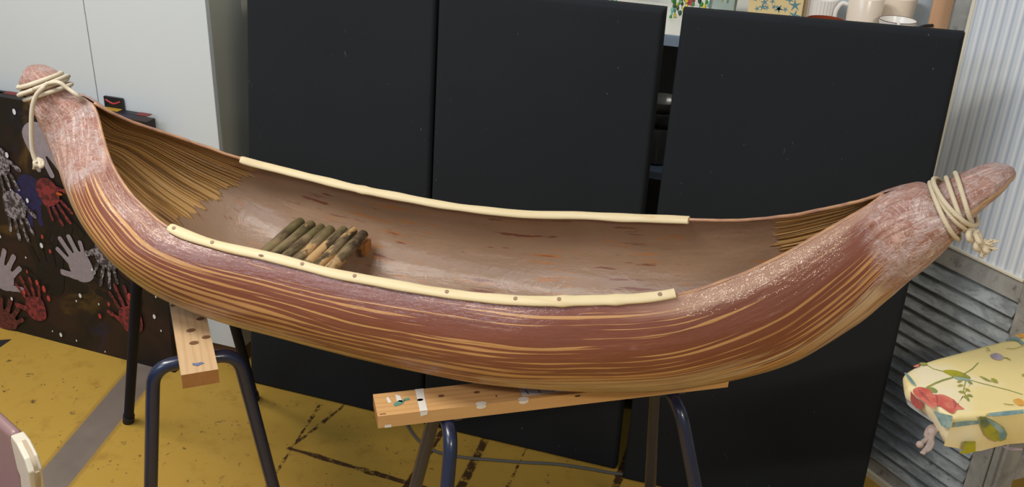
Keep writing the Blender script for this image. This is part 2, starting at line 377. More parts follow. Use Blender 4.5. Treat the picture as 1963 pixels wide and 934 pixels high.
# wooden post
c0 = px2(1787, 20, 2.47); c1 = px2(1826, 20, 2.47)
M_post = MT('beech_post', 0.5); cc = M_post.coord(); n = M_post.noise(M_post.mapping(cc, scale=(12, 12, 0.8)), 6, 4)
M_post = M_post.out(M_post.mix(n, srgb(196, 150, 112), srgb(214, 172, 134)))
b = MB(); b.box(((c0.x+c1.x)/2, 2.49, 0.95), (c1.x-c0.x, 0.04, 1.9))
tag(b.build('wooden_post', M_post, bevel=0.002), 'upright light brown wooden post between crockery and screen', 'post')
# garlands of glass beads hanging on the wall
M_grn = plain('green_bead', srgb(70, 140, 66), 0.3, 0.3, 60); M_grn2 = plain('dark_green_bead', srgb(40, 78, 56), 0.3, 0.2, 60); M_yb = plain('yellow_bead', srgb(214, 196, 60), 0.3, 0.2, 60)
M_teal = plain('teal_bead', srgb(110, 170, 150), 0.3, 0.2, 60); M_cord = plain('green_thread', srgb(70, 104, 56), 0.6)
M_pink = plain('pink_flower_paper', srgb(212, 92, 104), 0.6, 0.2, 60)
BEADS = []
for mm in (M_grn, M_grn2, M_yb, M_teal):
    q = MB(); q.sphere((0, 0, 0), 1.0, n=10, k=7); q = q.build('bead', mm); COL.objects.unlink(q); BEADS.append(q)
def garland(px0, px1, label, n, seed, low):
    rr = random.Random(seed); y = 2.60
    o = empty('bead_garland', (px2((px0+px1)/2, 0, y).x, y, 1.32), label, 'garland', 'bead garlands over the shelf')
    for i in range(n):
        px = px0+(px1-px0)*(i+0.5)/n+rr.uniform(-3, 3); end = px2(px, low*rr.uniform(0.35, 1.0), y+rr.uniform(-.012, .012)); top = end.copy(); top.z = 1.36
        th = MB(); th.tube([end, top], 0.0009, 5); attach(o, th.build('thread', M_cord))
        z = end.z
        while z < 1.32:
            k = rr.choice((0, 0, 0, 1, 2, 3)); r = rr.uniform(0.0028, 0.0056)
            q = BEADS[k].copy(); COL.objects.link(q); q.parent = o; q.scale = (r, r, r*1.5)
            q.location = Vector((end.x+rr.uniform(-.006, .006), end.y, z))-Vector(o.location); z += rr.uniform(0.008, 0.015)
    return o
garland(1085, 1190, 'green bead garland hanging above the middle black board', 9, 1, 14)
garland(1280, 1325, 'green bead garland hanging lowest, over the gap between two boards', 6, 2, 44)
garland(1335, 1400, 'green and yellow bead garland hanging above the right board', 7, 5, 22)
c = px2(1322, 1, 2.61)
b = MB()
for k in range(6):
    a = k*PI/3; b.sphere((c.x+0.009*math.cos(a), c.y, c.z+0.009*math.sin(a)), 0.006, sc_=(1, .4, 1))
b.sphere(c, 0.005); tag(b.build('paper_flower', M_pink), 'small pink paper flower between two green garlands', 'flower')

# ------------------------------------------------------------------ three fabric-covered boards
def board(name, corners, thick, label, dips=0.0):
    """corners bl, br, tr, tl on the front face (world x,z and y); padded edge"""
    bl, br, tr, tl = [Vector(c) for c in corners]
    nx, nz = 26, 40; mb = MB(); r = 0.012; N = ((br-bl).cross(tl-bl)).normalized()      # towards the camera (-y)
    if N.y > 0: N = -N
    def pt(u, v):
        return (bl*(1-u)+br*u)*(1-v)+(tl*(1-u)+tr*u)*v
    W = (br-bl).length; H = (tl-bl).length
    us = [0, r*0.3/W, r*0.7/W, r/W]+[i/nx for i in range(1, nx)]+[1-r/W, 1-r*0.7/W, 1-r*0.3/W, 1]
    vs_ = [0, r*0.3/H, r*0.7/H, r/H]+[i/nz for i in range(1, nz)]+[1-r/H, 1-r*0.7/H, 1-r*0.3/H, 1]
    V = []
    for v in vs_:
        for u in us:
            p = pt(u, v); d = min(min(u, 1-u)*W, min(v, 1-v)*H); e = min(d/r, 1)
            depth = r*(1-math.sqrt(max(0, 1-(1-e)**2)))
            p = p-N*depth
            p += N*0.0025*noise.noise(Vector((p.x*4, p.z*4, thick*50)))*min(1, d/0.05)
            V.append(p)
    n = len(us); F_ = [(j*n+i, j*n+i+1, (j+1)*n+i+1, (j+1)*n+i) for j in range(len(vs_)-1) for i in range(n-1)]
    mb.add(V, F_)
    # sides and back
    loop = [i for i in range(n)]+[j*n+n-1 for j in range(1, len(vs_))]+[(len(vs_)-1)*n+i for i in range(n-2, -1, -1)]+[j*n for j in range(len(vs_)-2, 0, -1)]
    back = []
    for i in loop: back.append(V[i]-N*(thick-r))
    o = len(mb.v); mb.v += [tuple(p) for p in back]; k = len(loop)
    for i in range(k): mb.f.append((loop[i], o+i, o+(i+1) % k, loop[(i+1) % k])); mb.m.append(0)
    mb.f.append(tuple(o+i for i in range(k-1, -1, -1))); mb.m.append(0)
    ob = mb.build(name, M_fab, angle=70); return tag(ob, label, 'display board', 'black fabric display boards in a row')
Y0 = Vector((0, 2.125, 0)); BY = 2.125
board('display_board', [(-1.492, BY, 0), (-0.925, BY, 0), (-0.885, BY+0.0, 1.262), (-1.392, BY, 1.262)], 0.035, 'black fabric-covered display board beside the white cupboard, leftmost of three')
board('display_board', [(-0.921, BY-0.004, 0), (-0.352, BY, 0), (-0.349, BY, 1.253), (-0.879, BY-0.002, 1.253)], 0.034, 'black fabric-covered display board in the middle of three, behind the canoe')
board('display_board', [(-0.327, BY-0.03, 0), (0.273, BY-0.012, 0), (0.2555, BY, 1.267), (-0.311, BY, 1.257)], 0.036, 'black fabric-covered display board next to the louvred screen, rightmost of three')

# ------------------------------------------------------------------ hand-printed canvas
PD = Vector((0.9995, -0.025, 0)).normalized(); P0 = Vector((-1.733, 2.088, 0)); PN = Vector((PD.y, -PD.x, 0)); PW, PH = 1.05, 0.803
LEAN = 0.02
def canvas_pt(s, z, off=0.0):       # s metres to the left of the right edge, z up the face
    return P0-PD*s+Vector((0, LEAN*z/PH, z))+PN*off
def canvas_uv(px, py):
    n = Vector((PD.y, -PD.x, 0)); n = (PN+Vector((0, 0, LEAN/PH))).normalized(); p = onpl(px, py, P0, n); return (-(p-P0).dot(PD), p.z)
m = MT('dark_painted_canvas', 0.55, 0.4); c = m.coord()
n1 = m.noise(c, 3.2, 4, 0.6, 0.8); n2 = m.noise(m.mapping(c, loc=(5, 2, 1)), 4.5, 4, 0.6, 1.0); n3 = m.noise(m.mapping(c, loc=(9, 7, 1)), 5.5, 4, 0.6, 0.5)
col = m.mix(m.ss(n1, 0.42, 0.66), srgb(19, 16, 16), srgb(44, 26, 21)); col = m.mix(m.ss(n2, 0.56, 0.68, 0, 0.85), col, srgb(30, 34, 66))
col = m.mix(m.ss(n3, 0.58, 0.72, 0, 0.7), col, srgb(92, 68, 26)); col = m.mix(m.ss(m.noise(c, 2.6, 3), 0.6, 0.8, 0, 0.6), col, srgb(50, 20, 24))
M_canvas = m.out(col, m.bump(m.noise(c, 60, 4), 0.2, 0.001))
def print_mat(name, rgb, dry, lo=0.5):
    m = MT(name, 0.6, 0.35); c = m.coord(); n = m.noise(c, 70, 5, 0.7); k = m.ss(n, lo-0.08, lo+0.04)
    return m.out(m.mix(m.math('MULTIPLY', k, dry), rgb, srgb(40, 28, 28)))
M_hw = print_mat('grey_white_handprint', srgb(150, 140, 146), 0.12); M_hd = print_mat('dry_white_handprint', srgb(150, 144, 150), 0.9, 0.5)
M_hr = print_mat('red_handprint', srgb(136, 52, 54), 0.75, 0.52); M_hm = print_mat('maroon_handprint', srgb(104, 48, 46), 0.7, 0.52)
M_hb = print_mat('blue_handprint', srgb(38, 38, 84), 0.5, 0.52); M_hk = print_mat('black_handprint', srgb(20, 18, 16), 0.4, 0.55)
M_dot = plain('white_paint_dot', srgb(214, 216, 220), 0.5); M_dotr = plain('red_paint_dot', srgb(172, 60, 58), 0.5)
M_or = plain('orange_paint_patch', srgb(190, 92, 34), 0.5, 0.3, 50); M_yp = plain('yellow_paint_patch', srgb(210, 176, 50), 0.5, 0.2, 50)
b = MB()
A_ = [canvas_pt(0, 0), canvas_pt(PW, 0), canvas_pt(PW, PH), canvas_pt(0, PH)]; Bk = [p-PN*0.036 for p in A_]
b.add(A_+Bk, [(0, 1, 2, 3), (7, 6, 5, 4), (0, 4, 5, 1), (1, 5, 6, 2), (2, 6, 7, 3), (3, 7, 4, 0)])
HL = 0
def blob(poly, mi):
    """paint layer: smoothed outline on the canvas, given in canvas metres"""
    global HL; HL += 1
    off = 0.0005+0.00006*HL
    n = len(poly); o = []
    for i in range(n):
        for k in range(3):
            t = k/3; g = lambda q: poly[(i+q) % n]
            a, p, q, d = g(-1), g(0), g(1), g(2)
            o.append(tuple(0.5*((2*p[j])+(q[j]-a[j])*t+(2*a[j]-5*p[j]+4*q[j]-d[j])*t*t+(3*p[j]-a[j]-3*q[j]+d[j])*t**3) for j in (0, 1)))
    cx = sum(p[0] for p in o)/len(o); cy = sum(p[1] for p in o)/len(o)
    vs = [canvas_pt(p[0], p[1], off) for p in o if True]
    b.add(vs, [tuple(range(len(vs)))], mi)
def clampz(s, z): return (max(0.004, min(PW-0.004, s)), max(0.004, min(PH-0.004, z)))
def hand(px, py, size, ang, mi, spread=1.0, mirror=1, thumb=True, dry=False):
    """hand print centred at the pixel; ang = where the fingers point (0 = up, + = clockwise in the picture)"""
    s0, z0 = canvas_uv(px, py); L_ = size
    def tr(x, y):
        x *= mirror; a = R(ang); X = x*math.cos(a)+y*math.sin(a); Yy = -x*math.sin(a)+y*math.cos(a)
        return clampz(s0-X*L_, z0+Yy*L_)
    palm = [(-0.2, -0.36), (0.0, -0.42), (0.2, -0.34), (0.27, -0.1), (0.25, 0.1), (0.12, 0.15), (-0.02, 0.16), (-0.18, 0.12), (-0.27, -0.05), (-0.28, -0.22)]
    blob([tr(*p) for p in palm], mi)
    for bx, by, a, ln, wd in ((-0.19, 0.08, -20, 0.36, .052), (-0.06, 0.12, -7, 0.46, .056), (0.08, 0.12, 4, 0.43, .056), (0.2, 0.06, 17, 0.33, .048), (-0.22, -0.2, -58, 0.36, .065)):
        a = R(a*spread); d = (math.sin(a), math.cos(a)); n_ = (d[1], -d[0]); by0 = by+(0.05 if dry else -0.05)
        f = lambda t, w_: tr(bx+d[0]*t+n_[0]*w_, by0+d[1]*t+n_[1]*w_)
        if dry and a > -1:
            for (t0, t1) in ((0.0, ln*0.55), (ln*0.6, ln)):
                q_ = wd*0.72; blob([f(t0, -q_*.8), f((t0+t1)/2, -q_), f(t1, -q_*.6), f(t1, q_*.6), f((t0+t1)/2, q_), f(t0, q_*.8)], mi)
        else:
            blob([f(0, -wd), f(ln*0.5, -wd*.9), f(ln*.92, -wd*.9), f(ln, 0), f(ln*.92, wd*.9), f(ln*0.5, wd*.9), f(0, wd)], mi)
def dot(px, py, rx, ry, mi):
    s0, z0 = canvas_uv(px, py); blob([clampz(s0+rx*math.cos(a), z0+ry*math.sin(a)) for a in [2*PI*i/7+0.3 for i in range(7)]], mi)
# order of materials: canvas, white, dry white, red, maroon, blue, black, dot, red dot, orange, yellow
hand(55, 380, .19, 200, 5); hand(115, 440, .17, 190, 6); hand(95, 520, .2, 0, 6); hand(230, 560, .2, -60, 6)
hand(80, 282, .185, 150, 1, 1.25, 1); hand(150, 500, .17, -28, 1, 1.0); hand(8, 520, .17, 28, 1, 1.0, -1)
hand(32, 405, .16, 172, 2, .8, 1, True, True); hand(2, 320, .16, 168, 2, .8, 1, True, True); hand(205, 500, .15, 190, 2, 1.0, -1, True, True)
hand(100, 378, .15, 150, 3, .9, 1, True, True); hand(68, 580, .15, -12, 3, 1.2, 1, True, True); hand(250, 600, .16, -14, 3, .9, 1, True, True); hand(18, 608, .15, 35, 4, 1.3)
for (px, py, r) in ((31, 213, 7), (17, 296, 7), (56, 383, 6), (4, 452, 4), (83, 469, 7), (53, 492, 3), (157, 565, 6), (26, 571, 5), (120, 640, 6), (150, 651, 3), (104, 633, 2.5), (24, 362, 2.5),
                    (299, 605, 6), (302, 567, 3), (312, 632, 3), (180, 515, 3.5), (205, 672, 2.5), (260, 663, 4), (254, 683, 3), (193, 581, 3), (150, 575, 3)):
    dot(px, py, r*0.00085, r*0.0013, 7)
for (px, py, r) in ((85, 452, 5), (195, 604, 6), (212, 581, 5), (100, 480, 5), (88, 552, 8), (75, 540, 7), (97, 570, 7), (50, 558, 7), (252, 567, 9), (56, 519, 4)): dot(px, py, r*0.0009, r*0.0015, 8)
for (px, py, mi_, s_) in ((30, 184, 9, 14), (42, 187, 10, 8), (118, 370, 9, 8)): dot(px, py, s_*.0014, s_*.0006, mi_)
cv = b.build('painted_canvas', [M_canvas, M_hw, M_hd, M_hr, M_hm, M_hb, M_hk, M_dot, M_dotr, M_or, M_yp], smooth=False)
tag(cv, 'dark canvas covered in coloured handprints leaning against the white cupboard', 'painting')
# patches on the top edge belong to a second canvas stacked behind
b = MB(); y1 = 2.163; a0 = px2(0, 168, y1).x-0.4; a1 = px2(277, 222, y1).x
b.box(((a0+a1)/2, y1-0.004, 0.4015), (a1-a0, 0.022, 0.803))
for x0, x1, mi in ((-1.915, -1.86, 1), (-1.80, -1.76, 2), (-2.26, -2.20, 2)):
    b.box(((x0+x1)/2, y1-0.004, 0.8033), (x1-x0, 0.0224, 0.0012), mi=mi)
tag(b.build('painted_canvas', [M_black, plain('dull_yellow_paint', srgb(166, 132, 40), 0.6), plain('dull_red_paint', srgb(112, 42, 42), 0.6)], smooth=False), 'second dark canvas with yellow and red marks on its top edge, behind the handprints', 'painting')
b = MB(); x0 = px2(205, 200, y1+0.02).x; x1 = px2(240, 206, y1+0.02).x
b.box(((x0+x1)/2, 2.1775, 0.42), (x1-x0, 0.008, 0.826)); b2 = []
pts = [(x0+0.006, 2.1734, 0.824), ((x0+x1)/2, 2.1734, 0.815), (x1-0.006, 2.1734, 0.824)]
b.tube(spline(pts, 5), 0.0025, 6, mi=1)
tag(b.build('black_panel', [M_black, M_dotr]), 'narrow black panel with a curved red stroke poking up behind the canvases', 'panel')

# ------------------------------------------------------------------ folding screen on the right
SD = Vector((math.cos(R(-42.4)), math.sin(R(-42.4)), 0)); S0 = Vector((0.2993, 2.374, 0)); SN = Vector((SD.y, -SD.x, 0))   # SN faces the camera
if SN.y > 0: SN = -SN
SMAT = Matrix((SD, SN, Vector((0, 0, 1)))).transposed()
M_gw = weathered('weathered_grey_wood', srgb(146, 146, 142), srgb(178, 178, 174), srgb(104, 98, 92), (1, 1, 1))
M_slat = weathered('weathered_slat', srgb(132, 138, 140), srgb(180, 187, 189), srgb(100, 100, 100), (1.2, 1.2, 5))
M_bead = plain('cream_beading', srgb(226, 220, 200), 0.5, 0.04); M_ribs = ribs_mat()
def screen_panel(root, o, D, N, wd, first):
    MAT = Matrix((D, N, Vector((0, 0, 1)))).transposed()
    P = lambda s, z, d=0: o+D*s+N*d+Vector((0, 0, z))
    def bx(mb, s0, s1, z0, z1, d0, d1): mb.box(P((s0+s1)/2, (z0+z1)/2, (d0+d1)/2), (s1-s0, d1-d0, z1-z0), MAT)
    b = MB(); bx(b, -0.072, -0.030, 0.0, 0.70, -0.022, 0.0); bx(b, -0.062, -0.010, 0.70, 1.55, -0.022, 0.0); part(b, 'stile', M_gw, root, bevel=0.0015)
    b = MB(); bx(b, wd-0.062, wd-0.018, 0.0, 1.55, -0.022, 0.0); bx(b, wd-0.016, wd, 0.0, 1.55, -0.022, -0.003); part(b, 'stile', M_gw, root, bevel=0.0015)
    for z0, z1 in ((0.0, 0.055), (0.673, 0.728), (1.47, 1.55)):
        b = MB(); bx(b, -0.030 if z0 < 0.7 else -0.010, wd-0.062, z0, z1, -0.022, 0.0); part(b, 'rail', M_gw, root, bevel=0.0015)
    b = MB(); bx(b, -0.006, wd-0.06, 0.0, 0.016, 0.0, 0.012); part(b, 'ledge', M_bead, root)
    n = 17; z0, z1 = 0.058, 0.672
    for i in range(n):
        z = z0+(z1-z0)*(i+0.5)/n
        T = MAT @ Matrix.Rotation(R(40), 3, 'X')
        b = MB(); b.box(P((wd-0.064-0.03)/2, z, -0.012), (wd-0.034, 0.0065, 0.050), T); part(b, 'slat', M_slat, root, bevel=0.002)
    b = MB(); bx(b, -0.04, wd-0.062, 0.055, 0.673, -0.05, -0.046); part(b, 'backing', M_darkwood, root)
    b = MB(); W_ = wd-0.062+0.002
    q = [P(-0.011, 0.728, 0.001), P(wd-0.062, 0.728, 0.001), P(wd-0.062, 1.47, 0.001), P(-0.011, 1.47, 0.001)]
    b.add(q+[p-N*0.012 for p in q], [(0, 1, 2, 3), (7, 6, 5, 4), (0, 4, 5, 1), (1, 5, 6, 2), (2, 6, 7, 3), (3, 7, 4, 0)])
    b.uv = [(0, 0), (W_, 0), (W_, .742), (0, .742)]*2; part(b, 'ribbed_panel', M_ribs, root, smooth=False)
    b = MB(); bx(b, -0.006, wd-0.062, 0.727, 0.733, 0.0, 0.008); bx(b, -0.018, -0.010, 0.728, 1.5, 0.0, 0.006); part(b, 'beading', M_bead, root, bevel=0.001)
scr = empty('folding_screen', S0, 'weathered grey louvred folding screen with pale pinstriped upper panel', 'screen')
screen_panel(scr, S0+SD*0.0, SD, SN, 0.336, True)
D2 = Vector((math.cos(R(38)), math.sin(R(38)), 0)); N2 = Vector((D2.y, -D2.x, 0))
H2 = S0+SD*0.345+D2*0.055
def back_leaf():
    MAT = Matrix((D2, N2, Vector((0, 0, 1)))).transposed()
    for s, w_ in ((-0.045, 0.05), (0.30, 0.05)):
        b = MB(); b.box(H2+D2*(s+w_/2)-N2*0.011+Vector((0, 0, .775)), (w_, 0.022, 1.55), MAT); part(b, 'stile', M_gw, scr, bevel=0.0015)
    for z in (0.245, 0.70, 1.5):
        b = MB(); b.box(H2+D2*0.153-N2*0.011+Vector((0, 0, z)), (0.295, 0.022, 0.07), MAT); part(b, 'rail', M_gw, scr, bevel=0.0015)
    b = MB(); b.box(H2+D2*0.153-N2*0.012+Vector((0, 0, 1.1)), (0.295, 0.01, 0.74), MAT); part(b, 'ribbed_panel', M_bluewall, scr)
back_leaf()

# ------------------------------------------------------------------ sawhorses
def wood_mat(name, a, b_, dark, rot=0.0, knots=True):
    m = MT(name, 0.55, 0.35); c = m.coord('UV'); g = m.mapping(c, scale=(1.6, 26, 1)); n = m.noise(g, 3.0, 5, 0.6, 1.2)
    wv = m.wave(m.mapping(c, scale=(2.0, 16, 1)), 1.3, 9.0, 3, 'Y')
    col = m.mix(n, a, b_); col = m.mix(m.ss(wv, 0.5, 0.95, 0, 0.3), col, dark)
    d = m.ss(m.noise(c, 9, 5, 0.7), 0.6, 0.75, 0, 0.3); col = m.mix(d, col, srgb(120, 92, 66))
    return m.out(col, m.bump(n, 0.15, 0.001))
M_pine = wood_mat('varnished_pine', srgb(200, 152, 94), srgb(216, 174, 118), srgb(176, 122, 68))
M_pine2 = wood_mat('worn_pale_pine', srgb(190, 156, 114), srgb(208, 178, 138), srgb(168, 128, 88))
M_end = plain('end_grain', srgb(160, 108, 54), 0.7, 0.22, 60)
M_wp = plain('white_paint_splash', srgb(226, 222, 210), 0.6, 0.06, 40); M_gp = plain('green_paint_smear', srgb(92, 140, 122), 0.6, 0.3, 60)
M_bp = plain('blue_paint_smear', srgb(98, 110, 138), 0.6, 0.2, 60); M_ink = plain('black_ink', srgb(30, 30, 32), 0.7); M_paper = plain('grey_paper', srgb(186, 188, 194), 0.8, 0.04)
M_knot = plain('dark_knot', srgb(112, 78, 50), 0.6, 0.3, 90)
def sawhorse(label, c, u, z_top, s0, s1, wd, th, legs, bmat, steel, ends, marks):
    """c = point on the beam's centre line (z ignored), u = its direction, legs = [(s, tilt, half top, half foot)]"""
    u = Vector(u).normalized(); n = Vector((-u.y, u.x, 0)); O = Vector((c[0], c[1], 0))
    P = lambda s, q, z: O+u*s+n*q+Vector((0, 0, z))
    root = empty('sawhorse', O+u*((s0+s1)/2), label, 'trestle', 'sawhorses under the canoe')
    mb = MB(); K = 12
    for i in range(K+1):
        s = s0+(s1-s0)*i/K
        for q, z in ((-wd/2, z_top-th), (wd/2, z_top-th), (wd/2, z_top), (-wd/2, z_top)): mb.v.append(tuple(P(s, q, z)))
    uv = []
    for i in range(K+1):
        s = (s1-s0)*i/K
        for t in (0.2, 0.13, 0.065, 0.0): uv.append((s, t))
    for i in range(K):
        for j in range(4): mb.f.append((i*4+j, i*4+(j+1) % 4, (i+1)*4+(j+1) % 4, (i+1)*4+j)); mb.m.append(0)
    mb.f += [(3, 2, 1, 0), (K*4, K*4+1, K*4+2, K*4+3)]; mb.m += [1, 1]; mb.uv = uv
    nm = len(mb.v)
    mats = [bmat, M_end]+marks(mb, P, wd, th, z_top)
    while len(mb.uv) < len(mb.v): mb.uv.append((0, 0))
    beam = attach(root, mb.build('beam', mats, smooth=False))
    for (s, tilt, ht, hf, mt, spread) in legs:
        z0 = z_top-th-0.0145; r = 0.0133
        foot = [P(s+tilt, -hf, 0.004), P(s+tilt, hf, 0.004)]; top = P(s, 0, z0)
        side = [P(s, -ht, z0), P(s, ht, z0)]
        # inverted U with rounded shoulders
        path = [foot[0]]; a = side[0]
        def arc(f_, corner, mid):
            d1 = (f_-corner).normalized(); d2 = (mid-corner).normalized(); rr = 0.042
            return [corner+d1*rr*((1-t)**2)+d2*rr*(t**2) for t in [i/8 for i in range(9)]]
        path += arc(foot[0], side[0], top)+arc(foot[1], side[1], top)[::-1]+[foot[1]]
        mb = MB(); mb.tube(path, r, 16, up=tuple(u)); lg = attach(root, mb.build('leg_frame', mt)); lg_ = lg
        for f_, sd in zip(foot, side):
            d = (sd-f_).normalized(); mb = MB(); mb.tube([f_-d*0.003, f_+d*0.032], 0.0158, 14); ob = mb.build('rubber_foot', M_rubber); ob.parent = lg
        mb = MB(); mb.box(P(s+0.0, 0, z_top-th-0.006), (0.055, 0.05, 0.012), Matrix((u, n, Vector((0, 0, 1)))).transposed()); attach(root, mb.build('bracket', mt, bevel=0.002))
    return root
# right sawhorse, seen along its length
du = R(32.8); uR = Vector((math.cos(du), math.sin(du), 0)); nR = Vector((-uR.y, uR.x, 0)); cR = nR*1.4715
def marks_R(mb, P, wd, th, zt):
    def patch(pl, mi, face):
        pts = [P(s, q if face == 'top' else -wd/2-0.0008, zt+0.0008 if face == 'top' else q) for s, q in pl]; mb.poly(pts, mi)
    patch([(.232, -wd/2), (.246, -wd/2), (.247, 0), (.250, wd/2), (.234, wd/2), (.233, 0)], 2, 'top'); patch([(.232, zt), (.246, zt), (.245, zt-.008), (.233, zt-.01)][::-1], 2, 'side')
    for s, q, rs_ in ((.345, -.033, .012), (.425, -.034, .012)):
        patch([(s+rs_*math.cos(a)*.9, q+rs_*.55*math.sin(a)) for a in [2*PI*k/10 for k in range(10)]], 2, 'top')
        patch([(s+rs_*math.cos(a)*.8, zt-.004+.005*math.sin(a)) for a in [2*PI*k/10 for k in range(10)]], 2, 'side')
    patch([(.190, -.012), (.205, -.006), (.211, .004), (.200, .006), (.188, -.004)], 3, 'top'); patch([(.208, .002), (.220, .004), (.219, .011), (.209, .009)], 3, 'top')
    patch([(.180, .001), (.186, .002), (.182, .022), (.178, .016)], 2, 'top'); patch([(.196, .004), (.206, -.002), (.204, .020), (.196, .025)], 2, 'top')
    patch([(.168, zt-.026), (.180, zt-.026), (.180, zt-.02), (.168, zt-.02)], 2, 'side')
    # small printed knots
    for s, q in ((.238, .0), (.278, .005), (.345, .004)):
        patch([(s+.006*math.cos(a), q+.004*math.sin(a)) for a in [2*PI*k/10 for k in range(10)]], 5, 'top')
    patch([(.377, -.018), (.379, -.018), (.379, -.012), (.377, -.012)], 4, 'top')
    patch([(.160, -.031), (.171, -.031), (.171, -.029), (.160, -.029)], 5, 'top'); patch([(.525, zt-.007), (.535, zt-.007), (.535, zt-.004), (.525, zt-.004)], 4, 'side')
    return [M_wp, M_gp, M_ink, M_knot]
sawhorse('blue steel-legged sawhorse with varnished pine beam, under the right half of the canoe', cR, uR, 0.6605, 0.156, 0.840, 0.070, 0.026,
         [(0.285, -0.08, 0.062, 0.23, M_blue, 0), (0.73, 0.12, 0.062, 0.25, M_blue, 0)], M_pine, M_blue, None, marks_R)
# paper note on the beam, mostly under the hull
b = MB(); T = lambda s, q, z=0.6617: uR*s+nR*(1.4715+q)+Vector((0, 0, z))
b.box(T(0.47, 0.0, .6620), (0.09, 0.05, 0.0008), Matrix((uR, nR, Vector((0, 0, 1)))).transposed())
for s in (0.437, 0.460, 0.485): b.poly([T(s, -.022, .6626), T(s+.002, -.022, .6626), T(s-.001, -.008, .6626), T(s-.003, -.008, .6626)], 1)
tag(b.build('paper_note', [M_paper, M_ink], smooth=False), 'grey paper slip with short black strokes lying on the pine beam', 'paper')
# left sawhorse, seen from its end
ZL = 0.706
aL, bL_, fL = onz(347.1, 720.9, ZL), onz(418.1, 706.9, ZL), onz(323.5, 570.6, ZL)
uL = (fL-aL).normalized(); nL = Vector((-uL.y, uL.x, 0)); wL = abs((bL_-aL).dot(nL)); cL = (aL+bL_)/2; cL.z = 0
def marks_L(mb, P, wd, th, zt):
    # from the near end the beam runs away; q is across
    for px, py, r in ((366, 634, .009), (372, 658, .009), (395, 647, .008), (331, 586, .007), (384, 612, .008)):
        p = onz(px, py, zt)-cL; s = p.dot(uL); q = p.dot(nL)
        pl = [(s+r*.75*math.cos(a), max(-wd/2, min(wd/2, q+r*math.sin(a)))) for a in [2*PI*k/10 for k in range(10)]]
        mb.poly([P(x, y, zt+0.0008) for x, y in pl], 5)
    for px, py in ((380, 699),):
        p = onz(px, py, zt)-cL; s = p.dot(uL); q = p.dot(nL)
        mb.poly([P(s+a, q+c_, zt+.0008) for a, c_ in ((0, -.011), (.006, -.006), (.004, .004), (.008, .009), (0, .01), (-.006, .002))], 3)
    p = onz(338, 580, zt)-cL; mb.poly([P(p.dot(uL)+a, p.dot(nL)+c_, zt+.0008) for a, c_ in ((0, -.006), (.01, 0), (0, .006), (-.008, 0))], 2)
    return [M_wp, M_bp, M_ink, M_knot]
sawhorse('blue steel-legged sawhorse with worn pale beam end-on, under the left end of the canoe', cL, uL, ZL, 0.0, 0.74, wL, 0.029,
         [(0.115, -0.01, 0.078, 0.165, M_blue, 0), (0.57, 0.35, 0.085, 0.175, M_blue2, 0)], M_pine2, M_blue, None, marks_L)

# ------------------------------------------------------------------ the canoe
ST = [[-0.8514, 1.1351, -0.8899, 1.126, 0.033, 90.0], [-0.8323, 1.1277, -0.9015, 1.1091, 0.038, 90.0], [-0.8105, 1.1089, -0.897, 1.0904, 0.038, 90.0], [-0.7972, 1.089, -0.8866, 1.0622, 0.04, 90.0], [-0.7692, 1.0906, -0.8755, 1.0313, 0.045, 88.0], [-0.7392, 1.0734, -0.8625, 0.9922, 0.052, 82.0], [-0.6967, 1.0316, -0.8359, 0.9587, 0.0791, 52.0], [-0.6539, 1.0004, -0.796, 0.9243, 0.1282, 45.0], [-0.6018, 0.9702, -0.7584, 0.8771, 0.1659, 40.0], [-0.5425, 0.9431, -0.7188, 0.834, 0.1926, 37.0], [-0.4752, 0.9213, -0.6626, 0.7894, 0.2163, 35.0], [-0.3754, 0.9066, -0.5902, 0.7312, 0.221, 33.0], [-0.2626, 0.8985, -0.4749, 0.6898, 0.2159, 32.0], [-0.1403, 0.8898, -0.3171, 0.672, 0.2164, 31.0], [-0.0119, 0.8881, -0.1524, 0.6573, 0.2189, 31.0], [0.1029, 0.8934, 0.0061, 0.653, 0.2222, 31.0], [0.2132, 0.9055, 0.1506, 0.6589, 0.2257, 31.0], [0.325, 0.9228, 0.2981, 0.6728, 0.2134, 31.0], [0.44, 0.945, 0.4492, 0.7017, 0.1933, 33.0], [0.5256, 0.9735, 0.566, 0.7364, 0.1566, 37.0], [0.6016, 1.0106, 0.6602, 0.7835, 0.1173, 43.0], [0.6759, 1.0578, 0.7446, 0.8637, 0.0714, 54.0], [0.7166, 1.0849, 0.7789, 0.9108, 0.06, 70.0], [0.7491, 1.1103, 0.804, 0.953, 0.069, 88.0], [0.7948, 1.1307, 0.8414, 1.0086, 0.07, 90.0], [0.8215, 1.1274, 0.8659, 1.0561, 0.062, 90.0], [0.8582, 1.156, 0.8892, 1.1018, 0.05, 90.0], [0.8902, 1.1763, 0.9141, 1.1378, 0.04, 90.0], [0.9078, 1.1788, 0.9235, 1.1549, 0.026, 90.0]]
NS = len(ST); CP0 = Vector((-0.618, 1.55, 0)); CT = Vector((math.cos(R(3)), math.sin(R(3)), 0)); CL_ = Vector((-CT.y, CT.x, 0))
tsI = list(range(NS)); COLS = list(zip(*ST))
def station(t):
    t = max(0, min(NS-1, t)); a = [catmull(c_, tsI, t) for c_ in COLS]
    S = Vector((a[0], 0, a[1])); K = Vector((a[2], 0, a[3])); return S, K, max(a[4], 0.008), R(max(4, min(90, a[5])))
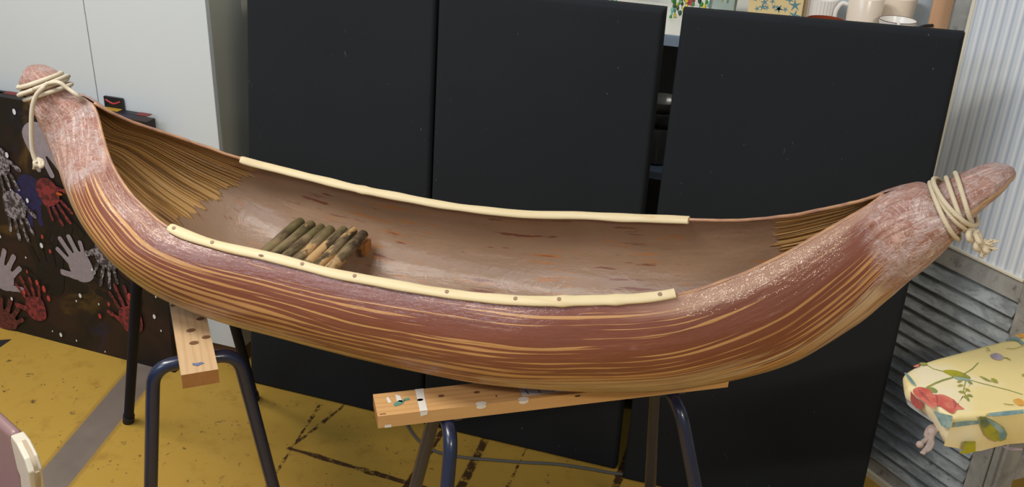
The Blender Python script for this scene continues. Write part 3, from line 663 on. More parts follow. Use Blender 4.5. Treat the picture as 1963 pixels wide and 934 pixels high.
def hull_local(t, al, off=0.0, inner=0.0):
    """canoe frame: x along, y away from the camera, z up; al = section angle, 90 top .. -90 keel .. -270"""
    S, K, B, a0 = station(t); ax = S-K; D = 1/(1+math.sin(a0)); C0 = K+ax*D; L = ax.length*D
    k = 1-inner/max(B, 0.02); k2 = 1-inner/max(L, 0.02)
    p = C0+Vector((0, -B*math.cos(al)*k, 0))+ax*(D*math.sin(al)*k2)
    if off:
        nrm = Vector((0, -math.cos(al)/B, 0))+ax.normalized()*(math.sin(al)/L); p += nrm.normalized()*off
    return p
def W(p): return CP0+CT*p.x+CL_*p.y+Vector((0, 0, p.z))
def front_angle(t): return station(t)[3]
NT, NA = 240, 96
ARC = [0.0]; prev = None
for i in range(NT+1):
    S, K, B, a0 = station(i*(NS-1)/NT); c_ = (S+K)/2
    if prev is not None: ARC.append(ARC[-1]+(c_-prev).length)
    prev = c_
def skin(inner, t0, t1, ext=False):
    mb = MB(); uv = []; pale = []; tt = []
    i0 = round(t0*NT/(NS-1)); i1 = round(t1*NT/(NS-1)); rows = i1-i0+1
    for i in range(i0, i1+1):
        t = i*(NS-1)/NT; a0 = station(t)[3]
        for j in range(NA+1):
            f = j/NA; al = a0+(-PI-2*a0)*f
            p = hull_local(t, al, 0, inner)
            # hand-made unevenness, ridges along the fibres
            amp = 0.0022 if not inner else 0.0025
            nz = noise.noise(Vector((ARC[i]*5, f*14, 3.1)))*amp+noise.noise(Vector((ARC[i]*9, f*60, 1.7)))*0.0006
            if not inner and (t < 7 or t > 21.5): nz += noise.noise(Vector((ARC[i]*38, f*26, 8.0)))*0.0026*min(1, max(7-t, t-21.5))
            d = Vector((0, -math.cos(al), 0))+Vector((0, 0, math.sin(al))); p = p+d*nz*min(1, 8*min(f, 1-f)+0.15)
            mb.v.append(tuple(W(p))); uv.append((ARC[i], f)); tt.append(t)
    for i in range(rows-1):
        for j in range(NA): a = i*(NA+1)+j; mb.f.append((a, a+1, a+NA+2, a+NA+1) if not inner else (a, a+NA+1, a+NA+2, a+1)); mb.m.append(0)
    mb.uv = uv; mb.attrs['station'] = tt
    return mb, i0, i1
def hull_material():
    m = MT('resin_coated_bark', 0.3, 0.45, 0, 0.4, 0.06); uvc = m.coord('UV'); uv = m.sep(uvc); t = m.attr('station'); ob = m.coord('Object')
    u, v = uv[0], uv[1]
    vw = m.math('ADD', v, m.math('MULTIPLY', m.math('SUBTRACT', m.noise(m.comb(m.math('MULTIPLY', u, 1.6), m.math('MULTIPLY', v, 6)), 1.0, 2), 0.5), 0.05))
    vw = m.math('ADD', vw, m.math('MULTIPLY', m.math('SUBTRACT', m.noise(m.comb(m.math('MULTIPLY', u, 9), m.math('MULTIPLY', v, 30)), 1.0, 2), 0.5), 0.006))
    f1 = m.noise(m.comb(m.math('MULTIPLY', u, 1.1), m.math('MULTIPLY', vw, 105)), 1.0, 1.6, 0.5)      # long fibres
    f2 = m.noise(m.comb(m.math('MULTIPLY', u, 5.5), m.math('MULTIPLY', vw, 120), 7.0), 1.0, 3, 0.6)    # short fibres
    f3 = m.noise(m.comb(m.math('MULTIPLY', u, 2.6), m.math('MULTIPLY', vw, 22), 3.0), 1.0, 3, 0.6)     # patches
    red = m.mix(m.noise(m.comb(m.math('MULTIPLY', u, 5), m.math('MULTIPLY', v, 60)), 1, 4), srgb(110, 60, 42), srgb(136, 79, 58))
    red = m.mix(m.ss(m.noise(m.comb(m.math('MULTIPLY', u, 14), m.math('MULTIPLY', v, 40), 2.0), 1, 5, 0.7), 0.58, 0.72, 0, 0.5), red, srgb(152, 106, 92))
    och = m.mix(f2, srgb(172, 118, 62), srgb(206, 160, 104)); tan_ = m.mix(f2, srgb(178, 152, 118), srgb(206, 184, 152))
    # coverage of bare fibre: little by the gunwale, more towards the keel
    vv = m.math('MINIMUM', v, m.math('SUBTRACT', 1.0, v))
    low = m.ss(vv, 0.06, 0.34)
    thr = m.math('ADD', f1, m.math('MULTIPLY', m.math('SUBTRACT', f3, 0.5), 0.22))
    thr = m.math('ADD', thr, m.math('MULTIPLY', m.math('SUBTRACT', f2, 0.5), 0.16)); thr = m.math('ADD', thr, m.math('MULTIPLY', m.math('SUBTRACT', low, 0.5), 0.06))
    thr = m.math('SUBTRACT', thr, m.math('MULTIPLY', m.ss(vv, 0.03, 0.0), 0.0))
    thr = m.math('SUBTRACT', thr, m.math('MULTIPLY', m.math('MULTIPLY', m.ss(t, 17.5, 20), m.ss(vv, 0.34, 0.24)), 0.05))
    k = m.ss(thr, 0.58, 0.60)
    ln = m.math('ADD', m.math('MULTIPLY', vw, 58.0), m.math('MULTIPLY', m.noise(m.comb(m.math('MULTIPLY', u, 0.7), m.math('MULTIPLY', v, 9), 5.0), 1.0, 2), 3.0))
    lid = m.math('FLOOR', ln); lf = m.math('ABSOLUTE', m.math('SUBTRACT', m.math('FRACT', ln), 0.5))
    lw = m.noise(m.comb(m.math('MULTIPLY', u, 2.1), m.math('MULTIPLY', lid, 7.31), 2.0), 1.0, 3, 0.6)
    lw = m.math('ADD', lw, m.math('MULTIPLY', m.math('SUBTRACT', low, 0.5), 0.10))
    lw = m.math('SUBTRACT', lw, m.ss(vv, 0.07, 0.02, 0, 0.12))
    lk = m.ss(m.math('SUBTRACT', m.math('MULTIPLY', m.math('SUBTRACT', m.math('SUBTRACT', lw, m.math('MULTIPLY', m.math('MULTIPLY', m.ss(t, 17.5, 20), m.ss(vv, 0.34, 0.24)), 0.07)), 0.388), 1.7), lf), -0.02, 0.05)
    k = m.math('MAXIMUM', k, lk)
    col = m.mix(k, red, och)
    kt = m.math('MULTIPLY', m.ss(m.math('ADD', f3, m.math('MULTIPLY', m.math('SUBTRACT', f2, 0.5), 0.6)), 0.46, 0.50), m.ss(vv, 0.20, 0.27))
    col = m.mix(m.math('MULTIPLY', kt, 0.8), col, tan_)
    kk = m.math('MULTIPLY', m.ss(m.math('ADD', f3, m.math('MULTIPLY', m.math('SUBTRACT', f2, 0.5), 0.6)), 0.36, 0.32), m.ss(vv, 0.33, 0.39))
    col = m.mix(kk, col, srgb(112, 62, 40))
    keel = m.math('MULTIPLY', m.ss(vv, 0.372, 0.382), m.math('MULTIPLY', m.ss(t, 10, 12), m.ss(t, 20.5, 18)))
    col = m.mix(m.math('MULTIPLY', keel, 0.9), col, m.mix(f2, srgb(122, 76, 58), srgb(150, 100, 80)))
    # pinkish band along the gunwale towards the right end
    rimk = m.math('MULTIPLY', m.ss(m.math('ADD', vv, m.math('MULTIPLY', m.math('SUBTRACT', f2, 0.5), 0.05)), 0.055, 0.035), m.ss(t, 17, 18.4))
    col = m.mix(m.math('MULTIPLY', rimk, 0.8), col, srgb(172, 134, 112))
    # pulp-covered ends
    nz = m.math('SUBTRACT', m.noise(m.comb(m.math('MULTIPLY', u, 9), m.math('MULTIPLY', v, 26), 1.0), 1, 5, 0.65), 0.5)
    le = m.math('ADD', t, m.math('MULTIPLY', nz, 2.6)); le = m.math('ADD', le, m.math('MULTIPLY', m.ss(vv, 0.22, 0.42), 2.2))
    ri = m.math('ADD', t, m.math('MULTIPLY', nz, 2.6)); ri = m.math('SUBTRACT', ri, m.math('MULTIPLY', m.ss(vv, 0.28, 0.45), 1.0))
    endk = m.math('MAXIMUM', m.ss(le, 7.6, 6.9), m.ss(ri, 21.7, 22.5))
    wr = m.noise(m.mapping(ob, scale=(1, 1, 1)), 26, 5, 0.62, 1.6); wr2 = m.noise(m.comb(m.math('MULTIPLY', u, 16), m.math('MULTIPLY', v, 40), 5.0), 1, 5, 0.65, 0.8)
    ridge = m.math('ABSOLUTE', m.math('SUBTRACT', wr, 0.5)); ridge2 = m.math('ABSOLUTE', m.math('SUBTRACT', wr2, 0.5))
    pulp = m.mix(m.ss(wr2, 0.38, 0.62), srgb(164, 114, 98), srgb(194, 154, 138))
    pulp = m.mix(m.ss(m.noise(m.mapping(ob, loc=(2, 3, 4)), 11, 5, 0.7, 1.2), 0.48, 0.62, 0, 0.6), pulp, srgb(204, 184, 178))
    pulp = m.mix(m.ss(ridge, 0.03, 0.0, 0, 0.5), pulp, srgb(216, 200, 194)); pulp = m.mix(m.ss(ridge2, 0.022, 0.0, 0, 0.55), pulp, srgb(140, 88, 74))
    # bare ochre line along the tip of the right stem
    yl = m.math('MULTIPLY', m.ss(m.math('ABSOLUTE', m.math('SUBTRACT', m.math('ADD', v, m.math('MULTIPLY', nz, 0.03)), 0.30)), 0.02, 0.012), m.ss(t, 25.2, 25.8))
    pulp = m.mix(m.math('MULTIPLY', yl, 0.9), pulp, srgb(214, 170, 116))
    col = m.mix(endk, col, pulp)
    h = m.math('ADD', m.math('MULTIPLY', f1, 0.5), m.math('MULTIPLY', f2, 0.25))
    hp = m.math('ADD', m.math('MULTIPLY', m.ss(ridge, 0.0, 0.12), 0.9), m.math('MULTIPLY', m.ss(ridge2, 0.0, 0.1), 0.8))
    n1 = m.bump(h, 0.35, 0.0016)
    n2 = m.bump(m.math('MULTIPLY', hp, endk), 0.6, 0.0035, n1)
    crinkle = m.noise(m.comb(m.math('MULTIPLY', u, 26), m.math('MULTIPLY', v, 70), 9.0), 1, 4, 0.6)
    crk2 = m.noise(m.comb(m.math('MULTIPLY', u, 60), m.math('MULTIPLY', v, 110), 4.0), 1, 4, 0.65)
    n3 = m.bump(m.math('ADD', crinkle, m.math('MULTIPLY', crk2, 0.5)), 0.36, 0.0024, n2)
    n4 = m.bump(m.noise(m.comb(m.math('MULTIPLY', u, 34), m.math('MULTIPLY', v, 60), 6.0), 1, 3, 0.55), 0.7, 0.004, n2)
    m.t.links.new(n4, m.b.inputs['Coat Normal'])
    return m.out(col, n3, m.ss(wr, 0.3, 0.7, 0.32, 0.5))
def lining_material():
    m = MT('resin_lining', 0.4, 0.4, 0, 0.14, 0.12); uv = m.sep(m.coord('UV')); t = m.attr('station'); ob = m.coord('Object'); u, v = uv[0], uv[1]
    base = m.mix(m.noise(ob, 9, 4), srgb(136, 107, 82), srgb(156, 126, 100))
    fl = m.noise(m.comb(m.math('MULTIPLY', u, 9), m.math('MULTIPLY', v, 75), 2.0), 1, 4, 0.6); z_ = m.noise(ob, 6.5, 3)
    base = m.mix(m.math('MULTIPLY', m.ss(fl, 0.56, 0.62), m.math('MULTIPLY', m.ss(z_, 0.44, 0.54), 0.8)), base, srgb(168, 108, 56))
    fl2 = m.noise(m.comb(m.math('MULTIPLY', u, 8), m.math('MULTIPLY', v, 55), 12.0), 1, 4, 0.6)
    base = m.mix(m.math('MULTIPLY', m.ss(fl2, 0.60, 0.645), m.math('MULTIPLY', m.ss(m.noise(ob, 5, 2), 0.46, 0.54), 0.85)), base, srgb(112, 58, 42))
    # bare cane fan at both ends
    vw = m.math('ADD', v, m.math('MULTIPLY', m.math('SUBTRACT', m.noise(m.comb(m.math('MULTIPLY', u, 3), m.math('MULTIPLY', v, 8)), 1, 2), 0.5), 0.012))
    cells = m.noise(m.comb(m.math('MULTIPLY', u, 1.2), m.math('MULTIPLY', vw, 62), 4.0), 1, 1, 0.5)
    saw = m.math('FRACT', m.math('ADD', m.math('MULTIPLY', vw, 44), m.math('MULTIPLY', cells, 3.0)))
    rod = m.math('SUBTRACT', 1.0, m.math('MULTIPLY', m.math('ABSOLUTE', m.math('SUBTRACT', saw, 0.5)), 2.0))
    cane = m.mix(cells, srgb(178, 128, 64), srgb(206, 166, 106)); cane = m.mix(m.ss(m.noise(m.comb(m.math('MULTIPLY', u, 4), m.math('MULTIPLY', v, 30), 6.0), 1, 4), 0.5, 0.7, 0, 0.6), cane, srgb(122, 80, 38))
    cane = m.mix(m.ss(rod, 0.18, 0.04, 0, 0.8), cane, srgb(70, 42, 22))
    nz = m.math('MULTIPLY', m.math('SUBTRACT', m.noise(m.comb(m.math('MULTIPLY', u, 3), m.math('MULTIPLY', v, 60), 2.0), 1, 3), 0.5), 1.1)
    tt = m.math('ADD', t, nz); fan = m.math('MAXIMUM', m.ss(tt, 10.05, 9.95), m.ss(tt, 19.75, 19.85))
    col = m.mix(fan, base, cane)
    wr = m.noise(m.comb(m.math('MULTIPLY', u, 7), m.math('MULTIPLY', v, 16), 2.0), 1, 4, 0.55, 0.6)
    n1 = m.bump(m.math('MULTIPLY', rod, fan), 0.9, 0.004)
    n2 = m.bump(wr, 0.25, 0.008, n1); n3 = m.bump(m.noise(ob, 42, 4, 0.6, 0.6), 0.35, 0.003, n2)
    m.t.links.new(n3, m.b.inputs['Coat Normal'])
    return m.out(col, n3, m.ss(wr, 0.3, 0.7, 0.38, 0.55))
M_hull = hull_material(); M_lin = lining_material()
canoe = empty('model_canoe', CP0+Vector((0, 0, 0.66)), 'small brown banana-shaped canoe of bark strips with rope-tied ends, resting on two sawhorses', 'canoe')
mb, i0, i1 = skin(0.0, 0, NS-1)
# close the two tips
rows = i1-i0+1
for row, rev in ((0, False), (rows-1, True)):
    idx = [row*(NA+1)+j for j in range(NA)]; cc = sum((Vector(mb.v[i]) for i in idx), Vector())/len(idx)
    out_dir = (CT*(-1 if row == 0 else 1)*0.6+Vector((0, 0, 0.8 if row == 0 else 0.3))).normalized()
    ring_prev = idx
    for sc_, off in ((0.8, 0.006), (0.5, 0.011), (0.2, 0.0135)):
        base = len(mb.v)
        for i in idx:
            mb.v.append(tuple(cc+(Vector(mb.v[i])-cc)*sc_+out_dir*off)); mb.uv.append(mb.uv[i]); mb.attrs['station'].append(mb.attrs['station'][i])
        ring = list(range(base, base+len(idx))); n = len(idx)
        for j in range(n):
            q = (ring_prev[j], ring[j], ring[(j+1) % n], ring_prev[(j+1) % n]); mb.f.append(q if rev else q[::-1]); mb.m.append(0)
        ring_prev = ring
    mb.f.append(tuple(ring_prev if rev else ring_prev[::-1])); mb.m.append(0)
hull = attach(canoe, mb.build('hull', M_hull, sharp=False))
_b = bmesh.new(); _b.from_mesh(hull.data); bmesh.ops.recalc_face_normals(_b, faces=_b.faces); _b.to_mesh(hull.data); _b.free()
TA, TB = 4.8, 22.9
mb, i0, i1 = skin(0.006, TA, TB)
lining = attach(canoe, mb.build('lining', M_lin, sharp=False))
# rolled edge that joins hull and lining along both gunwales
M_edge = MT('gunwale_edge', 0.35, 0.5, 0, 0.3); c = M_edge.coord(); n = M_edge.noise(M_edge.mapping(c, scale=(6, 20, 20)), 3, 4)
M_edge = M_edge.out(M_edge.mix(M_edge.ss(n, 0.3, 0.7), srgb(158, 116, 96), srgb(186, 140, 100)), M_edge.bump(n, 0.3, 0.002))
for side in (0, 1):
    pts = []; rr = []
    for i in range(121):
        t = TA+(TB-TA)*i/120; a0 = station(t)[3]; al = a0 if side == 0 else -PI-a0
        p = hull_local(t, al, 0, 0.003); p.z += 0.001+0.0012*noise.noise(Vector((t*2.2, side, 0))); pts.append(W(p)); rr.append(0.0034+0.0006*noise.noise(Vector((t*3, side*5, 2))))
    mb = MB(); mb.tube(pts, rr, 10); attach(canoe, mb.build('gunwale_edge', M_edge, sharp=False))
# peeled-branch gunwale strips with pegs
M_strip = MT('peeled_branch', 0.5, 0.4); c = M_strip.coord(); g = M_strip.mapping(c, scale=(1.5, 14, 14)); n = M_strip.noise(g, 5, 5, 0.6, 0.5)
col = M_strip.mix(n, srgb(212, 190, 142), srgb(228, 212, 172)); col = M_strip.mix(M_strip.ss(M_strip.noise(g, 2.2, 3), 0.6, 0.75, 0, 0.45), col, srgb(196, 150, 82))
kn = M_strip.ss(M_strip.voro(M_strip.mapping(c, scale=(1, 2, 2)), 11), 0.085, 0.05)
M_strip = M_strip.out(M_strip.mix(kn, col, srgb(112, 66, 34)), M_strip.bump(n, 0.2, 0.002))
M_peg = plain('grey_brown_peg', srgb(150, 120, 98), 0.6, 0.1, 60)
def rim_t_for_px(px, side):
    best = None
    for i in range(400):
        t = 6+16*i/399; a0 = station(t)[3]; p = W(hull_local(t, a0 if side == 0 else -PI-a0)); d = p-CAM; x = CX+FPX*d.dot(cr)/d.dot(cf)
        if best is None or abs(x-px) < best[0]: best = (abs(x-px), t)
    return best[1]
def strip(side, pxa, pxb, wid, pegs, inoff, lift, seed, knobs):
    ta, tb = rim_t_for_px(pxa, side), rim_t_for_px(pxb, side); pts = []; rr = []; N_ = 110
    for i in range(N_+1):
        t = ta+(tb-ta)*i/N_; a0 = station(t)[3]; p = hull_local(t, a0 if side == 0 else -PI-a0)
        p.y += inoff*(1 if side == 0 else -1)+0.0022*noise.noise(Vector((t*1.1, seed, 0))); p.z += lift+0.002*noise.noise(Vector((t*0.9, seed, 5)))
        r = wid*(1+0.16*noise.noise(Vector((t*1.7, seed, 9))))
        for kt in knobs:
            r *= 1+0.22*math.exp(-((t-rim_t_for_px(kt, side))/0.10)**2)
        if i == 0: r *= 0.8
        pts.append(W(p)); rr.append(r)
    tilt = (Vector((0, 0, 1))-CL_*(0.55 if side == 0 else -0.0)).normalized() if side == 0 else (Vector((0, 0, 1))-CL_*0.75).normalized()
    mb = MB(); mb.tube(pts, rr, 16, flat=0.55, up=tuple(tilt)); o = attach(canoe, mb.build('gunwale_strip', M_strip, sharp=True, angle=50))
    for px in pegs:
        t = rim_t_for_px(px, side); f = (t-ta)/(tb-ta); k = max(0, min(N_, round(f*N_))); p = pts[k]+tilt*(rr[k]*0.55-0.0018)
        mb = MB(); mb.tube([p, p+tilt*0.0026], 0.0036, 12); pg = mb.build('peg', M_peg); pg.parent = o
    return o
strip(0, 324, 1293, 0.0098, (332, 403, 580, 675, 855, 987, 1073, 1268), 0.001, 0.004, 1.0, (1080, 1180))
strip(1, 462, 1322, 0.0092, (), 0.006, 0.000, 2.0, (700,))
# log seat
M_bk = MT('mossy_bark', 0.8, 0.25); c = M_bk.coord(); n = M_bk.noise(M_bk.mapping(c, scale=(1, 0.35, 1)), 26, 5, 0.65); n2 = M_bk.noise(c, 9, 4, 0.6)
col = M_bk.mix(M_bk.ss(n, 0.35, 0.65), srgb(62, 50, 36), srgb(140, 120, 88)); col = M_bk.mix(M_bk.ss(n2, 0.5, 0.62, 0, 0.45), col, srgb(112, 106, 62))
col = M_bk.mix(M_bk.ss(M_bk.noise(M_bk.mapping(c, scale=(1, 0.35, 1), loc=(3, 3, 3)), 17, 4, 0.6), 0.54, 0.58), col, srgb(188, 152, 104))
M_bk = M_bk.out(col, M_bk.bump(n, 0.7, 0.003)); M_cut = plain('cut_log_end', srgb(196, 150, 96), 0.7, 0.15, 80)
def cpt(x, y, z): return W(Vector((x, y, z)))
CM3 = Matrix((CT, CL_, Vector((0, 0, 1)))).transposed()
seat = bpy.data.objects.new('seat', None); COL.objects.link(seat); seat.parent = canoe; seat.location = -Vector(canoe.location); seat['label'] = 'seat of seven mossy bark-covered sticks side by side'
for yy in (0.15, -0.15):
    mb = MB(); mb.box(cpt(-0.325, yy, 0.779), (0.165, 0.014, 0.012), CM3); mb.build('crossbar', M_end, bevel=0.001).parent = seat
mb = MB(); mb.box(cpt(-0.240, 0.16, 0.772), (0.012, 0.028, 0.026), CM3); mb.build('bracket', M_end, bevel=0.001).parent = seat
rs = random.Random(11)
for i in range(7):
    x = -0.402+0.0256*i; r = 0.0123+rs.uniform(-.0012, .0012); ya = -0.165; yb = 0.178+rs.uniform(-.008, .006)-0.0015*i; zc = 0.797+rs.uniform(-.0015, .0015)
    pts = []; rr = []
    for k in range(15):
        f = k/14; pts.append(cpt(x+0.003*noise.noise(Vector((i*3.1, f*2.5, 0))), ya+(yb-ya)*f, zc+0.003*noise.noise(Vector((i*3.1, f*2.5, 4))))); rr.append(r*(1+0.14*noise.noise(Vector((i*2.3, f*5, 7))))*(0.86 if k in (0, 14) else 1))
    mb = MB(); mb.tube(pts, rr, 14); k = len(mb.f); mb.m[-1] = 1; mb.m[-2] = 1
    lg = mb.build('log', [M_bk, M_cut], angle=50); lg.parent = seat

# ------------------------------------------------------------------ ropes on the stems
M_rope = MT('cotton_cord', 0.8, 0.2); c = M_rope.coord(); wv = M_rope.wave(M_rope.mapping(c, rot=(0.6, 0.5, 0.3)), 190, 0.5, 1, 'DIAGONAL'); n = M_rope.noise(c, 60, 3)
M_rope = M_rope.out(M_rope.mix(n, srgb(196, 182, 156), srgb(216, 206, 184)), M_rope.bump(wv, 0.35, 0.0012))
M_rope2 = MT('sisal_cord', 0.8, 0.2); c = M_rope2.coord(); wv = M_rope2.wave(M_rope2.mapping(c, rot=(0.6, 0.5, 0.3)), 190, 0.5, 1, 'DIAGONAL'); n = M_rope2.noise(c, 60, 3)
M_rope2 = M_rope2.out(M_rope2.mix(n, srgb(200, 184, 154), srgb(218, 204, 176)), M_rope2.bump(wv, 0.35, 0.0012))
def unproj_depth(px, py, lat):            # onto a plane parallel to the canoe's centre plane, lat towards the camera
    return onpl(px, py, CP0-CL_*lat, CL_)
def wrap(t_of, turns_a, turns_b, off, n=60):
    out = []
    for i in range(n+1):
        f = i/n; al = turns_a+(turns_b-turns_a)*f; t = t_of(al, f); out.append(W(hull_local(t, al, off)))
    return out
r_ = 0.0045
# left rope: lies nearly level across the leaning stem (front from lower-left to upper-right), four turns and a hanging tail
mb = MB()
for k, (ta_, tb_, o_) in enumerate(((1.55, 1.15, .0045), (2.05, 1.7, .0045), (2.6, 2.15, .0048), (2.25, 1.45, .0105))):
    path = []
    for i in range(49):
        al = PI/2-2*PI*i/48          # 90 ridge -> front (0) -> keel side (-90) -> back
        t = ta_+(tb_-ta_)*(0.5+0.5*math.sin(al)); path.append(W(hull_local(t, al, o_)))
    mb.tube(path[:-1], r_, 9, closed=True)
tl = [W(hull_local(1.7, R(20), .011)), unproj_depth(84, 166, .058), unproj_depth(70, 182, .062), unproj_depth(62, 205, .066), unproj_depth(60, 240, .068), unproj_depth(61, 280, .068), unproj_depth(66, 303, .068), unproj_depth(71, 311, .068)]
mb.tube(spline(tl, 7), r_, 9)
tl = [W(hull_local(1.5, R(50), .010)), unproj_depth(112, 158, .034), unproj_depth(130, 170, .03), unproj_depth(150, 184, .026), unproj_depth(166, 196, .0), unproj_depth(185, 204, -.01)]
mb.tube(spline(tl, 6), r_*0.9, 9)
rope_l = mb.build('rope', M_rope, sharp=False); tag(rope_l, 'off-white cord wound round the left stem with a long hanging tail', 'rope')
def knot(c0_, r, parent, mat, dirs, fray):
    mb = MB(); pts = [c0_+Vector((r*1.5*math.sin(a), r*0.9*math.sin(2*a+0.5), r*1.2*math.cos(1.5*a+0.4))) for a in [2*PI*i/40 for i in range(40)]]
    mb.tube(pts, r*0.75, 8, closed=True); o = mb.build('knot', mat, sharp=False); o.parent = parent
    mb = MB(); rr = random.Random(5)
    for d in dirs:
        for k in range(fray):
            e = Vector(d)*rr.uniform(.8, 1.1)+Vector((rr.uniform(-1, 1), rr.uniform(-1, 1), rr.uniform(-1, 1)))*Vector(d).length*0.28
            mb.tube(spline([c0_, c0_+e*0.5+Vector((0, 0, rr.uniform(-.002, .003))), c0_+e], 4), [r*0.3]*8+[r*0.15], 5)
    o = mb.build('frayed_end', mat, sharp=False); o.parent = parent
knot(unproj_depth(75, 312, .068), 0.0052, rope_l, M_rope, [(-.012, 0, -.014)], 7)
# right rope: four slanting turns, tail knotted and frayed below
mb = MB()
for k, (ta_, tb_, o_) in enumerate(((24.75, 25.1, .0045), (24.95, 25.55, .0048), (25.45, 25.35, .0045), (25.0, 25.85, .0105), (25.75, 25.6, .0045))):
    path = []
    for i in range(49):
        al = PI/2-2*PI*i/48; t = ta_+(tb_-ta_)*(0.5-0.5*math.sin(al)); path.append(W(hull_local(t, al, o_)))
    mb.tube(path[:-1], r_*0.86, 9, closed=True)
tl = [W(hull_local(25.5, R(-40), .008)), unproj_depth(1850, 440, .05), unproj_depth(1862, 449, .055), unproj_depth(1873, 456, .058), unproj_depth(1878, 466, .058), unproj_depth(1884, 474, .058)]
mb.tube(spline(tl, 7), r_*0.84, 9)
rope_r = mb.build('rope', M_rope2, sharp=False); tag(rope_r, 'beige cord wound round the right stem with a short frayed knotted end', 'rope')
knot(unproj_depth(1868, 452, .058), 0.0062, rope_r, M_rope2, [], 0)
knot(unproj_depth(1882, 470, .058), 0.0062, rope_r, M_rope2, [(.016, -.004, .008), (.018, -.002, -.004), (.004, -.004, -.016)], 9)

# ------------------------------------------------------------------ ironing board at the right edge
IZ = 0.82
near = [(1733, 717), (1738, 733), (1745, 745), (1790, 775), (1828, 797), (1890, 794), (1963, 789)]
far = [(1733, 715), (1752, 703), (1780, 690), (1830, 676), (1890, 660), (1963, 641)]
nz_ = [onz(x, y, IZ) for x, y in near]; fz_ = [onz(x, y, IZ) for x, y in far]
ctr_dir = ((onz(1963, 789, IZ)+onz(1963, 641, IZ))/2-onz(1733, 716, IZ)).normalized()
def ext(p, d, L_): return p+d*L_
ed = (nz_[-1]-nz_[-2]).normalized(); ef = (fz_[-1]-fz_[-2]).normalized()
outline = spline(nz_[:5], 4)+spline(nz_[4:], 4)[1:]+[ext(nz_[-1], ed, .25), ext(nz_[-1], ed, .75)]+[ext(fz_[-1], ef, .62), ext(fz_[-1], ef, .2)]+spline(fz_[::-1], 4)[:-1]
m = MT('floral_cotton', 0.75, 0.2); c = m.coord(); n = m.noise(c, 5, 3)
col = m.mix(n, srgb(236, 214, 140), srgb(240, 222, 162)); col = m.mix(m.ss(m.noise(m.mapping(c, loc=(1, 5, 2)), 6, 2), 0.52, 0.68, 0, 0.8), col, srgb(242, 232, 200))
M_cotton = m.out(col, m.bump(m.noise(c, 14, 3), 0.25, 0.006))
def wc(name, a, b_, sc_=40): 
    m = MT(name, 0.75, 0.2); c = m.coord(); return m.out(m.mix(m.ss(m.noise(c, sc_, 3), 0.35, 0.65), a, b_))
FM = [M_cotton, wc('print_red', srgb(202, 96, 84), srgb(224, 132, 112)), wc('print_teal', srgb(112, 142, 142), srgb(158, 178, 168)), wc('print_green', srgb(132, 148, 92), srgb(168, 164, 66)),
      wc('print_olive', srgb(176, 168, 44), srgb(100, 116, 84), 24), wc('print_lilac', srgb(150, 136, 150), srgb(180, 166, 172)), wc('print_orange', srgb(226, 160, 74), srgb(232, 186, 92)), wc('print_dark_red', srgb(168, 84, 80), srgb(196, 104, 96))]
irn = empty('ironing_board', (0.55, 1.75, 0), 'ironing board with yellow floral cotton cover, narrow end at right edge', 'ironing board')
mb = MB(); n = len(outline); cen = sum(outline, Vector())/n
inner_ = []
def shrink(k, dz): return [cen+(p-cen)*k+Vector((0, 0, dz)) for p in outline]
def inward(d):
    res = []
    for i in range(n):
        a = outline[(i-1) % n]; c_ = outline[(i+1) % n]; tg = (c_-a); tg.z = 0; tg.normalize(); nn = Vector((-tg.y, tg.x, 0))
        if nn.dot(cen-outline[i]) < 0: nn = -nn
        res.append((outline[i]+nn*d, -nn))
    return res
rings = []
for d, dz in ((0.012, 0.0), (0.005, -0.001), (0.0012, -0.004), (0.0, -0.009)): rings.append([p+Vector((0, 0, dz)) for p, _ in inward(d)])
SK = [0.055]*n
for f in (0.4, 0.7, 1.0):
    ring = []
    for i, (p, o_) in enumerate(inward(0.0)):
        arc = sum((outline[k+1]-outline[k]).length for k in range(min(i, n-1))); dep = 0.052+0.006*math.sin(arc*38)+0.004*noise.noise(Vector((arc*30, 0, 0)))
        dep += 0.010
        if i > n-14: dep *= 0.25
        if i < 18: dep *= 0.22+0.78*sstep(i, 9, 17)
        ring.append(p+Vector((0, 0, -0.009-dep*f))+o_*(0.004*math.sin(arc*46)*f-0.006*f*f))
    rings.append(ring)
rings.append([p+Vector((0, 0, -0.006))-o_*(-0.0) for p, o_ in [(q-(q-cen)*0.03, 0*q) for q in rings[-1]]] if False else [q+(cen-q)*0.06+Vector((0, 0, 0.003)) for q in rings[-1]])
for rg in rings: mb.v += [tuple(p) for p in rg]
mb.v.append(tuple(sum((Vector(v) for v in mb.v[:n]), Vector())/n)); ci_ = len(mb.v)-1
for i in range(n): mb.f.append((ci_, i, (i+1) % n)); mb.m.append(0)
for k in range(len(rings)-1):
    for i in range(n): a = k*n+i; b_ = k*n+(i+1) % n; mb.f.append((a, a+n, b_+n, b_)); mb.m.append(0)
IL = 0
skirt_n = None
def decal(pl, mi, z=None, steps=3):
    """printed motif: outline in picture pixels laid on the cloth top, or on the hanging side when its point lies outside the top"""
    global IL; IL += 1; off = 0.0006+0.00005*IL
    k = len(pl); o = []
    for i in range(k):
        for q in range(steps):
            t = q/steps; g = lambda s: pl[(i+s) % k]
            a, p, c_, d = g(-1), g(0), g(1), g(2)
            o.append(tuple(0.5*((2*p[j])+(c_[j]-a[j])*t+(2*a[j]-5*p[j]+4*c_[j]-d[j])*t*t+(3*p[j]-a[j]-3*c_[j]+d[j])*t**3) for j in (0, 1)))
    return [onz(x, y, IZ)+Vector((0, 0, off)) for x, y in o], mi
def topd(pl, mi):
    v, _ = decal(pl, mi); mb.poly(v, mi)
def zoom2(pl): return [(1650+x/3.176, 640+y/3.176) for x, y in pl]
